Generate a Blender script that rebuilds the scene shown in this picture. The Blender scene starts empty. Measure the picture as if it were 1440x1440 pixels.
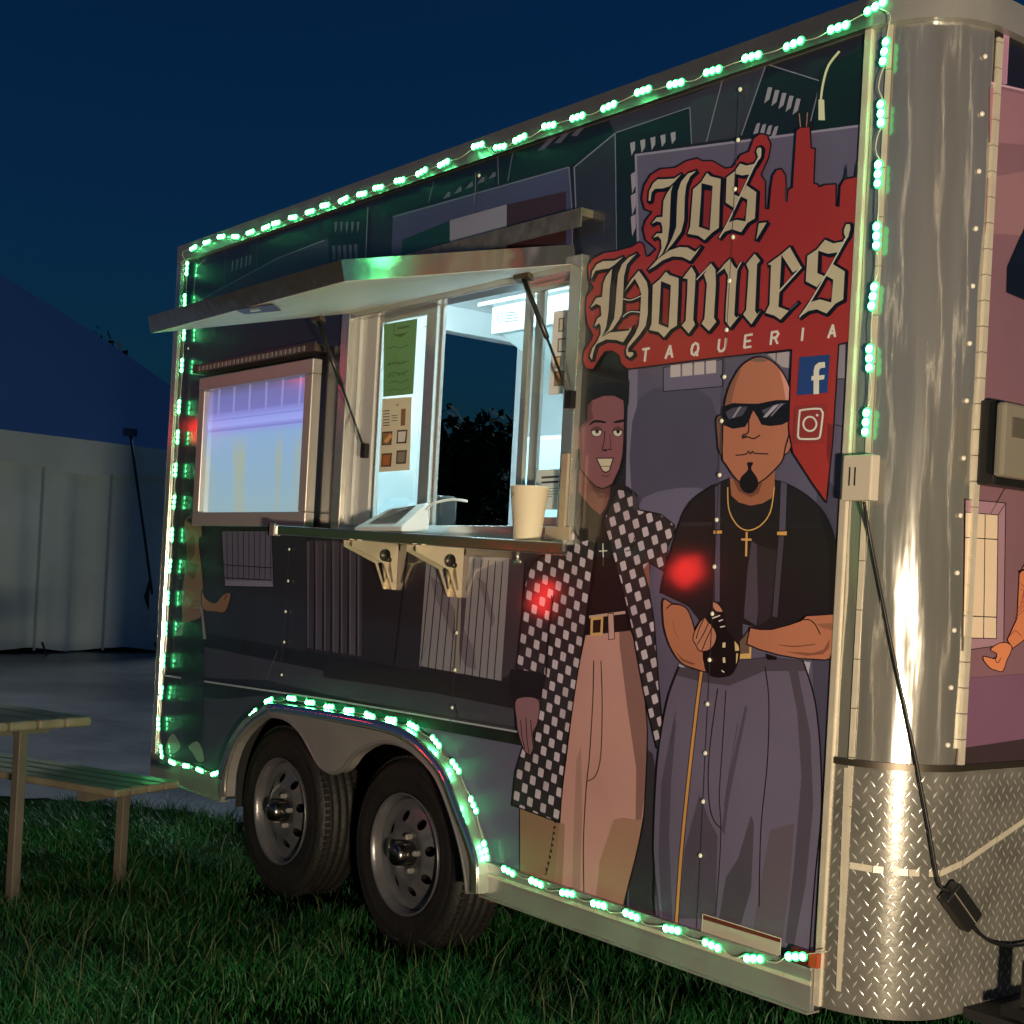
import bpy, bmesh, math, random
from mathutils import Vector, Matrix
from mathutils.geometry import delaunay_2d_cdt
random.seed(7)
SC = bpy.context.scene
COL = SC.collection
R = math.radians

# ---------------------------------------------------------------- camera
# world: x along the trailer towards its nose, y into the trailer, side wall at y = 0, z up
FPX, PPX, PPY, ROLL = 1950.0, 720.0, 809.0, math.atan(0.054)
YAW = math.atan2(1522.0, FPX)
CAM = Vector((4.056, -2.702, 1.348))
VIEW = Vector((-math.cos(YAW), math.sin(YAW), 0))
RGT = Vector((math.sin(YAW), math.cos(YAW), 0))
CR = RGT * math.cos(ROLL) + Vector((0, 0, 1)) * math.sin(ROLL)
CU = Vector((0, 0, 1)) * math.cos(ROLL) - RGT * math.sin(ROLL)
cd = bpy.data.cameras.new('camera')
cd.sensor_width = 36.0
cd.lens = FPX / 1440.0 * 36.0
cd.shift_y = (PPY - 720.0) / 1440.0
cd.clip_end = 2000.0
cd.clip_start = 0.05
cam = bpy.data.objects.new('camera', cd)
COL.objects.link(cam)
m = Matrix((CR, CU, -VIEW)).transposed().to_4x4()
m.translation = CAM
cam.matrix_world = m
SC.camera = cam

# ---------------------------------------------------------------- world, sun, exposure
SUN_ELEV, SUN_AZ = R(34), R(-35)      # a weak cool light from behind the trailer
wd = bpy.data.worlds.new('World')
SC.world = wd
wd.use_nodes = True
nt = wd.node_tree
bg = nt.nodes['Background']
sky = nt.nodes.new('ShaderNodeTexSky')
sky.sky_type = 'NISHITA'
sky.sun_disc = False
sky.sun_elevation = R(1.0)
sky.sun_rotation = R(200)
sky.altitude = 100
tint = nt.nodes.new('ShaderNodeMix')
tint.data_type = 'RGBA'
tint.blend_type = 'MULTIPLY'
tint.inputs[0].default_value = 1.0
tint.inputs[7].default_value = (0.038, 0.30, 1.0, 1)
nt.links.new(sky.outputs[0], tint.inputs[6])
nt.links.new(tint.outputs[2], bg.inputs[0])
bg.inputs[1].default_value = 0.082
sd = bpy.data.lights.new('sun', 'SUN')
sd.energy = 1.3
sd.angle = R(12)
sd.color = (0.80, 0.93, 1.0)
so = bpy.data.objects.new('sun', sd)
COL.objects.link(so)
sdir = Vector((math.sin(SUN_AZ) * math.cos(SUN_ELEV), math.cos(SUN_AZ) * math.cos(SUN_ELEV), math.sin(SUN_ELEV)))
so.rotation_euler = sdir.to_track_quat('Z', 'Y').to_euler()
so.location = (0, 0, 12)
SC.view_settings.view_transform = 'Standard'
SC.view_settings.look = 'None'
SC.view_settings.exposure = 0.0
SC.view_settings.gamma = 1.0
SC.view_settings.use_curve_mapping = False
LAMP_TINT = (1.0, 0.80, 0.55)
LAMP_W = 430.0
LED_POWER = 55.0

# ---------------------------------------------------------------- geometry helpers
def ray(px, py):
    return VIEW * FPX + CR * (px - PPX) - CU * (py - PPY)
def W(px, py, y=0.0):
    """point of the plane y = const (the side wall) seen at a photograph pixel"""
    d = ray(px, py)
    return CAM + d * ((y - CAM.y) / d.y)
def FX(px, py, x=2.105):
    d = ray(px, py)
    return CAM + d * ((x - CAM.x) / d.x)
def G(px, py, z=0.0):
    d = ray(px, py)
    return CAM + d * ((z - CAM.z) / d.z)

def lin(c):
    return tuple((v / 255.0 / 12.92) if v / 255.0 <= 0.04045 else ((v / 255.0 + 0.055) / 1.055) ** 2.4 for v in c)

class MB:
    def __init__(s):
        s.v = []; s.f = []; s.mi = []; s.mats = []; s.sm = []
    def mat(s, m):
        if m not in s.mats: s.mats.append(m)
        return s.mats.index(m)
    def add(s, vs, fs, m=None, smooth=False):
        b = len(s.v)
        s.v += [tuple(v) for v in vs]
        k = s.mat(m) if m is not None else 0
        for f in fs:
            s.f.append(tuple(i + b for i in f)); s.mi.append(k); s.sm.append(smooth)
        return s
    def box(s, a, b, m=None):
        x0, y0, z0 = a; x1, y1, z1 = b
        x0, x1 = min(x0, x1), max(x0, x1); y0, y1 = min(y0, y1), max(y0, y1); z0, z1 = min(z0, z1), max(z0, z1)
        v = [(x0,y0,z0),(x1,y0,z0),(x1,y1,z0),(x0,y1,z0),(x0,y0,z1),(x1,y0,z1),(x1,y1,z1),(x0,y1,z1)]
        return s.add(v, [(0,3,2,1),(4,5,6,7),(0,1,5,4),(1,2,6,5),(2,3,7,6),(3,0,4,7)], m)
    def obox(s, c, ax, ay, az, m=None):
        c = Vector(c); ax, ay, az = Vector(ax), Vector(ay), Vector(az)
        v = [c + ax*i + ay*j + az*k for k in (-1,1) for (i,j) in ((-1,-1),(1,-1),(1,1),(-1,1))]
        return s.add(v, [(0,3,2,1),(4,5,6,7),(0,1,5,4),(1,2,6,5),(2,3,7,6),(3,0,4,7)], m)
    def bar(s, p, q, w, h, m=None, up=(0,0,1)):
        p, q = Vector(p), Vector(q); d = (q - p)
        t = d.normalized(); sd_ = t.cross(Vector(up))
        if sd_.length < 1e-4: sd_ = t.cross(Vector((0,1,0)))
        sd_.normalize(); u = sd_.cross(t).normalized()
        return s.obox((p+q)/2, d/2, sd_*(w/2), u*(h/2), m)
    def tube(s, pts, r, n=8, m=None, cap=True):
        pts = [Vector(p) for p in pts]; rings = []
        for i, p in enumerate(pts):
            t = (pts[min(i+1, len(pts)-1)] - pts[max(i-1, 0)])
            t = t.normalized() if t.length > 1e-9 else Vector((0,0,1))
            a = t.cross(Vector((0.31,0.17,0.93)))
            if a.length < 1e-3: a = t.cross(Vector((1,0,0)))
            a.normalize(); b = t.cross(a)
            rr = r[i] if isinstance(r, (list, tuple)) else r
            rings.append([p + a*math.cos(2*math.pi*k/n)*rr + b*math.sin(2*math.pi*k/n)*rr for k in range(n)])
        vs = [v for rg in rings for v in rg]; fs = []
        for i in range(len(pts)-1):
            for k in range(n):
                fs.append((i*n+k, i*n+(k+1)%n, (i+1)*n+(k+1)%n, (i+1)*n+k))
        if cap:
            fs.append(tuple(range(n-1,-1,-1))); fs.append(tuple((len(pts)-1)*n+k for k in range(n)))
        return s.add(vs, fs, m, True)
    def lathe(s, prof, n=48, m=None, axis='y', c=(0,0,0), smooth=True):
        # prof: list of (radius, position along axis)
        vs = []; fs = []
        for (r, h) in prof:
            for k in range(n):
                a = 2*math.pi*k/n
                if axis == 'y': vs.append((c[0]+r*math.cos(a), c[1]+h, c[2]+r*math.sin(a)))
                else: vs.append((c[0]+r*math.cos(a), c[1]+r*math.sin(a), c[2]+h))
        for i in range(len(prof)-1):
            for k in range(n):
                fs.append((i*n+k, i*n+(k+1)%n, (i+1)*n+(k+1)%n, (i+1)*n+k))
        return s.add(vs, fs, m, smooth)
    def build(s, name, mat=None, parent=None, bevel=0.0):
        me = bpy.data.meshes.new(name)
        me.from_pydata(s.v, [], s.f)
        mats = s.mats if s.mats else [mat]
        for mm in mats: me.materials.append(mm)
        for i, p in enumerate(me.polygons):
            p.material_index = s.mi[i] if s.mats else 0
            p.use_smooth = s.sm[i]
        me.update()
        o = bpy.data.objects.new(name, me)
        COL.objects.link(o)
        if parent is not None:
            o.parent = parent
            o.matrix_parent_inverse = Matrix.Translation(-parent_world(parent))
        if bevel:
            b = o.modifiers.new('bevel', 'BEVEL'); b.width = bevel; b.segments = 2; b.limit_method = 'ANGLE'
        return o

def parent_world(p):
    v = Vector(p.location)
    while p.parent is not None:
        p = p.parent
        v = Vector((0,0,0)) + v
    return v
WORLD_LOC = {}
def thing(name, label, cat, loc=(0,0,0), group=None):
    o = bpy.data.objects.new(name, None)
    o.empty_display_size = 0.1
    COL.objects.link(o); o.location = loc
    o['label'] = label; o['category'] = cat
    if group: o['group'] = group
    return o
def tag(o, label, cat, group=None):
    o['label'] = label; o['category'] = cat
    if group: o['group'] = group
    return o
def struct(o):
    o['kind'] = 'structure'; return o
def stuff(o):
    o['kind'] = 'stuff'; return o

def cdt(faces_pts, holes=()):
    """union of 2D polygons -> (verts2d, tris); holes are cut out"""
    vs = []; fs = []
    for poly in list(faces_pts) + list(holes):
        if sum(poly[i-1][0]*poly[i][1] - poly[i][0]*poly[i-1][1] for i in range(len(poly))) < 0: poly = list(poly)[::-1]
        b = len(vs); vs += [Vector((p[0], p[1])) for p in poly]; fs.append(list(range(b, b+len(poly))))
    nh = len(faces_pts)
    ov, oe, of, _, _, off = delaunay_2d_cdt(vs, [], fs, 0, 1e-5)
    tris = []
    for t, o in zip(of, off):
        if o and not any(k >= nh for k in o): tris.append(tuple(t))
    return [(v.x, v.y) for v in ov], tris

def smooth_pts(p, closed=True, n=4):
    out = []; N = len(p)
    for i in range(N if closed else N-1):
        p0 = p[(i-1) % N] if closed or i > 0 else p[0]
        p1 = p[i]; p2 = p[(i+1) % N]
        p3 = p[(i+2) % N] if closed or i+2 < N else p[N-1]
        for k in range(n):
            t = k/n; t2 = t*t; t3 = t2*t
            out.append(tuple(0.5*((2*p1[j]) + (-p0[j]+p2[j])*t + (2*p0[j]-5*p1[j]+4*p2[j]-p3[j])*t2 + (-p0[j]+3*p1[j]-3*p2[j]+p3[j])*t3) for j in range(len(p1))))
    if not closed: out.append(tuple(p[-1]))
    return out

def prism(mb, pts2, y0, y1, m=None, holes=(), smooth=False):
    """extrude an (x,z) polygon between two y values"""
    vs, tr = cdt([pts2], holes)
    n = len(vs)
    V = [(x, y0, z) for x, z in vs] + [(x, y1, z) for x, z in vs]
    F = []
    for a, b, c in tr:
        F.append((a, b, c)); F.append((c+n, b+n, a+n))
    mb.add(V, F, m)
    for loop in [pts2] + list(holes):
        k = len(loop); L = [(x, y0, z) for x, z in loop] + [(x, y1, z) for x, z in loop]
        mb.add(L, [(i, (i+1) % k, (i+1) % k + k, i + k) for i in range(k)], m, smooth)
    return mb

# ---------------------------------------------------------------- materials
MATS = {}
def pmat(name, col, rough=0.5, metal=0.0, bump=0.0, bscale=40.0, var=0.0, vscale=6.0, coat=0.0, emit=None, estr=0.0, trans=0.0, spec=None, alpha=None, sheen=0.0, bump2=None):
    if name in MATS: return MATS[name]
    mt = bpy.data.materials.new(name); mt.use_nodes = True
    n = mt.node_tree.nodes; l = mt.node_tree.links
    b = n['Principled BSDF']
    b.inputs['Base Color'].default_value = (*col, 1)
    b.inputs['Roughness'].default_value = rough
    b.inputs['Metallic'].default_value = metal
    if coat: b.inputs['Coat Weight'].default_value = coat; b.inputs['Coat Roughness'].default_value = 0.07; b.inputs['Coat IOR'].default_value = 1.55
    if trans: b.inputs['Transmission Weight'].default_value = trans
    if spec is not None: b.inputs['Specular IOR Level'].default_value = spec
    if emit is not None:
        b.inputs['Emission Color'].default_value = (*emit, 1); b.inputs['Emission Strength'].default_value = estr
    tc = None
    if bump or var or bump2:
        tc = n.new('ShaderNodeTexCoord')
    if var:
        nz = n.new('ShaderNodeTexNoise'); nz.inputs['Scale'].default_value = vscale; nz.inputs['Detail'].default_value = 6
        mp = n.new('ShaderNodeMapRange'); mp.inputs[1].default_value = 0.3; mp.inputs[2].default_value = 0.7
        mp.inputs[3].default_value = 1 - var; mp.inputs[4].default_value = 1 + var
        hs = n.new('ShaderNodeMix'); hs.data_type = 'RGBA'; hs.blend_type = 'MULTIPLY'; hs.inputs[0].default_value = 1
        hs.inputs[6].default_value = (*col, 1)
        l.new(tc.outputs['Object'], nz.inputs['Vector']); l.new(nz.outputs[0], mp.inputs[0])
        l.new(mp.outputs[0], hs.inputs[7]); l.new(hs.outputs[2], b.inputs['Base Color'])
    if bump:
        nb = n.new('ShaderNodeTexNoise'); nb.inputs['Scale'].default_value = bscale; nb.inputs['Detail'].default_value = 3
        bp = n.new('ShaderNodeBump'); bp.inputs['Strength'].default_value = bump; bp.inputs['Distance'].default_value = 0.02
        l.new(tc.outputs['Object'], nb.inputs['Vector']); l.new(nb.outputs[0], bp.inputs['Height']); l.new(bp.outputs[0], b.inputs['Normal'])
    MATS[name] = mt
    return mt

ALU = pmat('aluminium', (0.58, 0.56, 0.52), 0.30, 0.75, bump=0.10, bscale=14, var=0.08, vscale=9)
ALUB = pmat('bright_aluminium', (0.66, 0.65, 0.61), 0.22, 0.78, bump=0.10, bscale=6)
CHROME = pmat('polished_edge', (0.74, 0.73, 0.70), 0.13, 0.95, bump=0.08, bscale=5)
CORNM = pmat('corner_sheet', (0.47, 0.46, 0.43), 0.15, 0.72, bump=0.15, bscale=4, var=0.14, vscale=4)
def stretch(mt, sc):
    """run the noises of a sheet metal lengthwise, as rolled and dented sheet does"""
    n = mt.node_tree.nodes; l = mt.node_tree.links
    tc = [x for x in n if x.type == 'TEX_COORD'][0]
    mp = n.new('ShaderNodeMapping'); mp.inputs['Scale'].default_value = sc; l.new(tc.outputs['Object'], mp.inputs[0])
    for x in n:
        if x.type == 'TEX_NOISE': l.new(mp.outputs[0], x.inputs['Vector'])
stretch(CORNM, (4.5, 4.5, 0.35))
ALUS = pmat('satin_aluminium', (0.37, 0.365, 0.35), 0.33, 0.45, bump=0.05, bscale=30, var=0.10)
TREADP = pmat('diamond_plate', (0.31, 0.30, 0.27), 0.22, 0.58, bump=0.03, bscale=60, var=0.25, vscale=9)
TREADB = pmat('tread_bright', (0.70, 0.69, 0.65), 0.28, 0.6)
TRIM = pmat('cream_trim', (0.70, 0.64, 0.52), 0.45, 0.3, var=0.08, vscale=20)
WHITE = pmat('white_panel', (0.78, 0.80, 0.80), 0.35, 0.0, bump=0.03, bscale=12, var=0.03)
HATCHW = pmat('hatch_lining', (0.84, 0.80, 0.72), 0.45, 0.0, bump=0.06, bscale=5, var=0.04)
RUBBER = pmat('rubber', (0.010, 0.0095, 0.009), 0.62, 0.0, bump=0.25, bscale=60, var=0.3, vscale=10)
BLACKP = pmat('black_plastic', (0.012, 0.012, 0.012), 0.42)
DARKIN = pmat('underside_black', (0.01, 0.01, 0.01), 0.8)
RIMM = pmat('painted_rim', (0.17, 0.17, 0.185), 0.30, 0.55, bump=0.06, bscale=40, var=0.12, vscale=14)
GLASS = None
def make_glass():
    mt = bpy.data.materials.new('window_glass'); mt.use_nodes = True
    n = mt.node_tree.nodes; l = mt.node_tree.links
    for x in list(n):
        if x.type != 'OUTPUT_MATERIAL': n.remove(x)
    out = [x for x in n if x.type == 'OUTPUT_MATERIAL'][0]
    tr = n.new('ShaderNodeBsdfTransparent'); tr.inputs[0].default_value = (0.95, 0.98, 0.98, 1)
    gl = n.new('ShaderNodeBsdfGlossy'); gl.inputs['Roughness'].default_value = 0.02
    mx = n.new('ShaderNodeMixShader'); mx.inputs[0].default_value = 0.05
    l.new(tr.outputs[0], mx.inputs[1]); l.new(gl.outputs[0], mx.inputs[2]); l.new(mx.outputs[0], out.inputs[0])
    return mt
GLASS = make_glass()

def vinyl(rgb):
    """printed vinyl: the colour that shows as rgb under the lamp"""
    key = 'vinyl_%d_%d_%d' % rgb
    if key in MATS: return MATS[key]
    c = lin(rgb)
    base = tuple(min(0.82, max(0.004, c[i] * 1.55 / (LAMP_TINT[i] ** 0.6))) for i in range(3))
    return pmat(key, base, 0.38, 0.0, bump=0.13, bscale=2.6, var=0.11, vscale=2.0, coat=0.75)

# ---------------------------------------------------------------- printed artwork
class Print:
    """flat print: coloured polygons, each on its own thin film above the last"""
    order = 0
    def __init__(s, plane='side', mk=None):
        s.mb = MB(); s.fr = (0.0, 0.0, 1.0); s.plane = plane; s.k = 0; s.mk = mk or vinyl
    def frame(s, ox, oy, sc):
        s.fr = (ox, oy, sc); return s
    def T(s, pts):
        ox, oy, sc = s.fr
        return [(ox + x*sc, oy + y*sc) for x, y in pts]
    def put(s, vs, tris, col):
        if s.plane == 'side':
            Print.order += 1
            d = 0.0015 + Print.order * 1.6e-5
            V = [W(x, y, -d) for x, y in vs]
        elif s.plane == 'front':
            s.k += 1; V = [FX(x, y, 2.105 + 0.0015 + s.k*3e-5) for x, y in vs]
        else:
            s.k += 1; V = [W(x, y, s.plane - s.k*3e-5) for x, y in vs]
        lim = 1.8905 if s.plane == 'side' else 1e9
        fs = []; VV = list(V)
        for t in tris:
            q = [V[i] for i in t]
            idx = list(t)
            if max(v.x for v in q) > lim:            # the print stops at the corner trim
                out = []
                for k in range(3):
                    a, b = q[k-1], q[k]
                    if (a.x <= lim) != (b.x <= lim): out.append(a.lerp(b, (lim - a.x)/(b.x - a.x)))
                    if b.x <= lim: out.append(b)
                if len(out) < 3: continue
                idx = list(range(len(VV), len(VV)+len(out))); VV += out
            a, b, c = VV[idx[0]], VV[idx[1]], VV[idx[2]]
            nn = (b - a).cross(c - a)
            good = nn.x > 0 if s.plane == 'front' else nn.y < 0
            fs.append(tuple(idx) if good else tuple(idx[::-1]))
        if fs: s.mb.add(VV, fs, s.mk(col))
    def poly(s, pts, col, sm=False, raw=False):
        p = list(pts) if raw else s.T(pts)
        if sm: p = smooth_pts(p, True, 4)
        vs, tr = cdt([p]); s.put(vs, tr, col); return s
    def line(s, pts, w, col, sm=True, closed=False, raw=False, taper=False):
        """w in photograph pixels"""
        p = list(pts) if raw else s.T(pts)
        if sm: p = smooth_pts(p, closed, 5)
        if closed: p = p + [p[0]]
        q = []
        N = len(p)
        for i in range(N-1):
            a = Vector(p[i]); b = Vector(p[i+1]); d = b - a
            if d.length < 1e-6: continue
            d.normalize(); nrm = Vector((-d.y, d.x)); h = w/2
            if taper:
                f0 = math.sin(math.pi*(i+0.15)/N)**0.5; f1 = math.sin(math.pi*min(i+1.15, N-0.15)/N)**0.5
            else: f0 = f1 = 1.0
            e = d*h*0.45
            q.append([tuple(a-e+nrm*h*f0), tuple(b+e+nrm*h*f1), tuple(b+e-nrm*h*f1), tuple(a-e-nrm*h*f0)])
        vs, tr = cdt(q); s.put(vs, tr, col); return s
    def lined(s, pts, col, w=1.6, sm=False, ink=(14,12,13)):
        s.poly(pts, col, sm); s.line(pts, w, ink, sm=sm, closed=True); return s
    def ell(s, cx, cy, rx, ry, col, n=20):
        return s.poly([(cx + rx*math.cos(2*math.pi*k/n), cy + ry*math.sin(2*math.pi*k/n)) for k in range(n)], col)
    def build(s, name, parent):
        return s.mb.build(name, None, parent)

def clip_convex(subject, win):
    """Sutherland-Hodgman: subject polygon clipped by a convex window"""
    area = sum(win[i][0]*win[(i+1) % len(win)][1] - win[(i+1) % len(win)][0]*win[i][1] for i in range(len(win)))
    if area < 0: win = win[::-1]
    out = list(subject)
    for i in range(len(win)):
        a, b = win[i], win[(i+1) % len(win)]
        inp, out = out, []
        if not inp: return []
        def side(p): return (b[0]-a[0])*(p[1]-a[1]) - (b[1]-a[1])*(p[0]-a[0])
        for k in range(len(inp)):
            p, q = inp[k-1], inp[k]
            sp, sq = side(p), side(q)
            if sq >= 0:
                if sp < 0:
                    t = sp/(sp-sq); out.append((p[0]+(q[0]-p[0])*t, p[1]+(q[1]-p[1])*t))
                out.append(q)
            elif sp >= 0:
                t = sp/(sp-sq); out.append((p[0]+(q[0]-p[0])*t, p[1]+(q[1]-p[1])*t))
    return out

# ================================================================ THE FOOD TRAILER
X0, X1, ZB, ZT, RC, WID = -2.035, 1.893, 0.335, 2.80, 0.212, 2.13
XF = X1 + RC                                   # nose plane
trailer = thing('food_trailer', 'long black and mauve food trailer wrapped in a cartoon street mural, service hatch open', 'food trailer', (0, 1.0, 0))

def px2(pts, y=0.0):
    return [(W(a, b, y).x, W(a, b, y).z) for a, b in pts]
FEND_OUT = [(317,1120),(317,1091),(332,1045),(355,1012),(385,992),(396,989),(475,1001),(548,1015),(580,1027),(606,1047),(635,1082),(656,1135),(673,1179),(682,1214),(682,1256)]
FEND_IN = [(664,1256),(662,1231),(657,1202),(650,1173),(638,1135),(621,1094),(600,1068),(577,1050),(548,1043),(522,1050),(504,1062),(490,1080),(475,1087),(457,1077),(443,1053),(428,1028),(408,1011),(385,1007),(364,1015),(338,1045),(325,1084),(322,1120)]
WIN = (-0.466, 0.862, 1.475, 2.300)
arch = [(x, z) for x, z in px2(FEND_OUT)]
ax0, ax1 = arch[0][0] + 0.004, arch[-1][0] - 0.012
arch_in = [(ax0, ZB)] + [(min(max(x, ax0), ax1), z - 0.01) for x, z in arch[1:-1]] + [(ax1, ZB)]
outline = [(X0, ZB)] + arch_in + [(X1, ZB), (X1, ZT - 0.02), (X0, ZT - 0.02)]
wl, wr, wb, wt = WIN
hole = [(wl, wb), (wr, wb), (wr, wt), (wl, wt)]
WALLM = vinyl((30, 29, 32))
side_wall = prism(MB(), outline, 0.0, 0.045, None, [hole]).build('side_wall', WALLM, trailer)

# ---- mural, background buildings
INK = (14, 12, 13)
MAUVE, MAUVL, MAUVD, DGRN, DGRY = (86, 77, 92), (128, 118, 130), (60, 54, 66), (19, 27, 25), (44, 42, 47)
p = Print()
TF = (540, 20, 0.5); R2F = (240, 240, 0.236111); F5 = (800, 160, 0.305556); R1F = (180, 620, 0.236111); R3F = (470, 620, 0.25)
p.frame(*R2F)
p.poly([(85,500),(520,380),(930,250),(1180,230),(1180,560),(930,640),(100,830)], (26,28,31))
p.poly([(120,810),(640,520),(910,412),(945,400),(945,590),(700,640)], (56,51,64))
p.line([(120,800),(640,520),(915,415)], 1.2, MAUVL, sm=False)
for x0, y0, h in ((365,600,62),(392,590,62),(418,580,62),(446,570,62),(470,560,55)):
    p.line([(x0,y0),(x0+6,y0-h)], 1.1, MAUVL, sm=False)
p.poly([(930,240),(1175,215),(1165,540),(945,560)], (16,24,22))
for k in range(5):
    x = 975 + 33*k
    p.poly([(x,305),(x+18,303),(x+14,345),(x+4,372)], (88,82,92)); p.poly([(x-15,448-2*k),(x+5,446-2*k),(x+7,530-4*k),(x-10,540-4*k)], (84,78,88))
p.line([(1175,215),(1160,540)], 1.2, (110,104,112), sm=False)
p.line([(520,390),(510,585)], 0.9, (70,66,74), sm=False); p.line([(330,440),(318,690)], 0.9, (66,62,70), sm=False); p.line([(210,540),(208,740)], 0.9, (66,62,70), sm=False)
p.line([(130,810),(150,600),(170,560),(205,530)], 1.3, (150,140,120))
p.frame(*TF)
p.poly([(0,470),(640,300),(660,330),(540,420),(520,430),(25,570),(0,560)], DGRN)
for k in range(3): p.poly([(430+48*k,385-22*k),(470+48*k,345-22*k),(490+46*k,340-22*k),(450+46*k,380-18*k)], (80,76,84))
for k in range(5): p.poly([(165+32*k,520-14*k),(180+32*k,500-14*k),(186+32*k,500-14*k),(186+32*k,512-14*k)], (92,86,96))
p.line([(140,470),(125,530)], 1.0, (100,94,104), sm=False); p.line([(320,400),(322,480)], 1.0, (100,94,104), sm=False); p.line([(362,390),(348,470)], 1.0, (100,94,104), sm=False)
p.poly([(25,570),(520,430),(530,560),(530,690),(20,700)], (64,60,84)); p.line([(25,570),(520,430),(530,560),(530,690)], 1.6, (104,98,114), sm=False)
p.poly([(50,635),(185,580),(185,690),(50,700)], (20,46,37)); p.poly([(185,580),(345,535),(345,670),(185,690)], (128,118,126)); p.poly([(345,535),(512,498),(512,650),(345,670)], (52,30,30))
p.line([(258,445),(254,560)], 0.8, (120,112,120), sm=False)
p.poly([(535,430),(650,335),(655,690),(560,690),(540,570)], (40,39,45)); p.line([(540,560),(535,430),(650,335)], 1.8, (112,106,122), sm=False); p.line([(650,335),(655,680)], 1.4, (112,106,122), sm=False)
p.poly([(630,295),(865,225),(1075,140),(1000,345),(865,365),(650,335)], (48,46,51))
p.poly([(652,333),(860,262),(865,365),(705,390),(715,690),(655,690)], DGRN); p.line([(652,333),(860,262),(865,365)], 1.2, (112,106,122), sm=False)
for k in range(5): p.poly([(692+28.5*k,362-7*k),(706+28.5*k,358-7*k),(706+28.5*k,380-7*k),(696+28.5*k,398-8*k)], (142,130,134))
for k in range(3): p.poly([(694,450+60*k),(708,442+60*k),(708,480+60*k),(698,505+60*k)], (142,126,136))
p.line([(953,180),(907,358)], 1.3, (116,110,122), sm=False)
p.poly([(1075,140),(1225,188),(1200,335),(1005,345)], (20,25,25)); p.line([(1005,340),(1075,140),(1228,188),(1200,300)], 1.6, (110,104,114), sm=False)
for k in range(5):
    x = 1080 + 20*k; y = 205 + 8*k
    p.poly([(x,y),(x+12,y+1),(x+4,y+34),(x-11,y+46)], (132,120,126))
for k in range(4): p.poly([(1048+17*k,308+3*k),(1058+17*k,305+3*k),(1052+17*k,334+2*k),(1038+17*k,338+2*k)], (128,118,124))
p.poly([(1228,150),(1360,90),(1365,310),(1205,325)], (17,28,23))
p.line([(1280,105),(1250,145),(1235,195),(1228,245)], 3.2, (222,190,140)); p.poly([(1222,240),(1238,240),(1240,298),(1222,298)], (226,196,146))
# mauve building behind the sign, with pale coping
p.frame(*F5)
p.poly([(305,185),(1368,45),(1368,1500),(950,1500),(330,1100)], MAUVE)
p.line([(330,1100),(308,190),(1365,52)], 3.2, MAUVL, sm=False)
p.poly([(215,860),(330,860),(330,1500),(215,1500)], (34,32,36))
p.build('mural_skyline', side_wall)

# ---- mural, lower street: doors, curtains, planks, pavement
p = Print()
p.frame(0, 0, 1)
p.poly([(895,505),(1190,480),(1165,1395),(880,1300),(905,900)], (82,74,88))
p.poly([(884,515),(897,513),(893,760),(878,760)], (110,102,116))
p.poly([(899,560),(1000,560),(1000,700),(897,720)], (70,64,78), sm=True); p.poly([(905,700),(998,690),(990,760),(900,770)], (92,86,102), sm=True)
p.poly([(1150,660),(1188,700),(1178,1080),(1160,1280),(1140,900)], (64,58,70)); p.poly([(1166,1120),(1176,1120),(1170,1160),(1163,1160)], (110,104,114))
p.frame(900, 480, 0.277778)
p.lined([(118,132),(418,92),(418,228),(118,254)], (96,87,102), 1.2)
for k in range(4): p.poly([(154+60*k,122-7*k),(205+60*k,116-7*k),(205+60*k,178-6*k),(154+60*k,183-6*k)], (168,154,146))
p.poly([(640,62),(765,48),(758,135),(720,130)], (150,138,134)); p.line([(640,62),(765,48)], 1.2, INK, sm=False); p.line([(690,55),(688,110)], 1.2, INK, sm=False)
p.poly([(1002,20),(1038,15),(1036,190),(998,190)], (124,114,118)); p.line([(998,190),(1036,190)], 1.2, INK, sm=False)
p.line([(975,420),(1040,435)], 1.2, INK, sm=False)
# lower left: dark shopfront, pavement, kerb
p.frame(*R1F)
p.poly([(350,560),(1065,540),(1065,1290),(440,1200),(330,1150)], (36,34,39))
p.poly([(450,1190),(2300,1560),(2300,1760),(820,1425),(450,1410)], (54,49,57)); p.poly([(450,1140),(2320,1480),(2320,1600),(450,1225)], (22,19,21))
p.lined([(556,535),(858,535),(868,872),(575,866)], (94,85,97), 1.3)
for k in range(9): p.line([(588+33*k,536),(592+32*k,822)], 0.9, INK, sm=False)
p.line([(565,738),(858,756)], 1.3, INK, sm=False); p.line([(578,815),(855,830)], 1.3, INK, sm=False)
p.poly([(582,830),(855,835),(866,868),(578,862)], (120,112,122))
for k in range(7):                                   # hanging curtain folds
    x = 1064 + 50*k
    p.poly([(x,590),(x+46,595),(x+40,1240+8*k),(x+4,1230+8*k)], ((70,60,66) if k % 2 else (54,46,51)))
    p.poly([(x+2,600),(x+16,605),(x+12,1236+8*k),(x+5,1232+8*k)], (86,76,82))
p.line([(1400,600),(1396,1290)], 1.5, INK, sm=False)
p.poly([(1405,620),(1660,660),(1580,1330),(1400,1290)], (30,27,29))
p.frame(*R3F)
p.poly([(520,640),(1000,660),(940,1350),(478,1265)], (120,111,108))
for k in range(11):
    x = 548 + 40*k
    p.line([(x,640+4*k),(x-62+1.2*k,1275+8*k)], 1.3, INK, sm=False)
p.poly([(540,760),(600,800),(790,1180),(800,1290),(740,1270),(560,860)], (98,89,90)); p.poly([(800,760),(850,800),(905,1000),(890,1050)], (98,89,90))
for k in range(11):
    x = 548 + 40*k
    p.line([(x,640+4*k),(x-62+1.2*k,1275+8*k)], 1.2, INK, sm=False)
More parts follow.
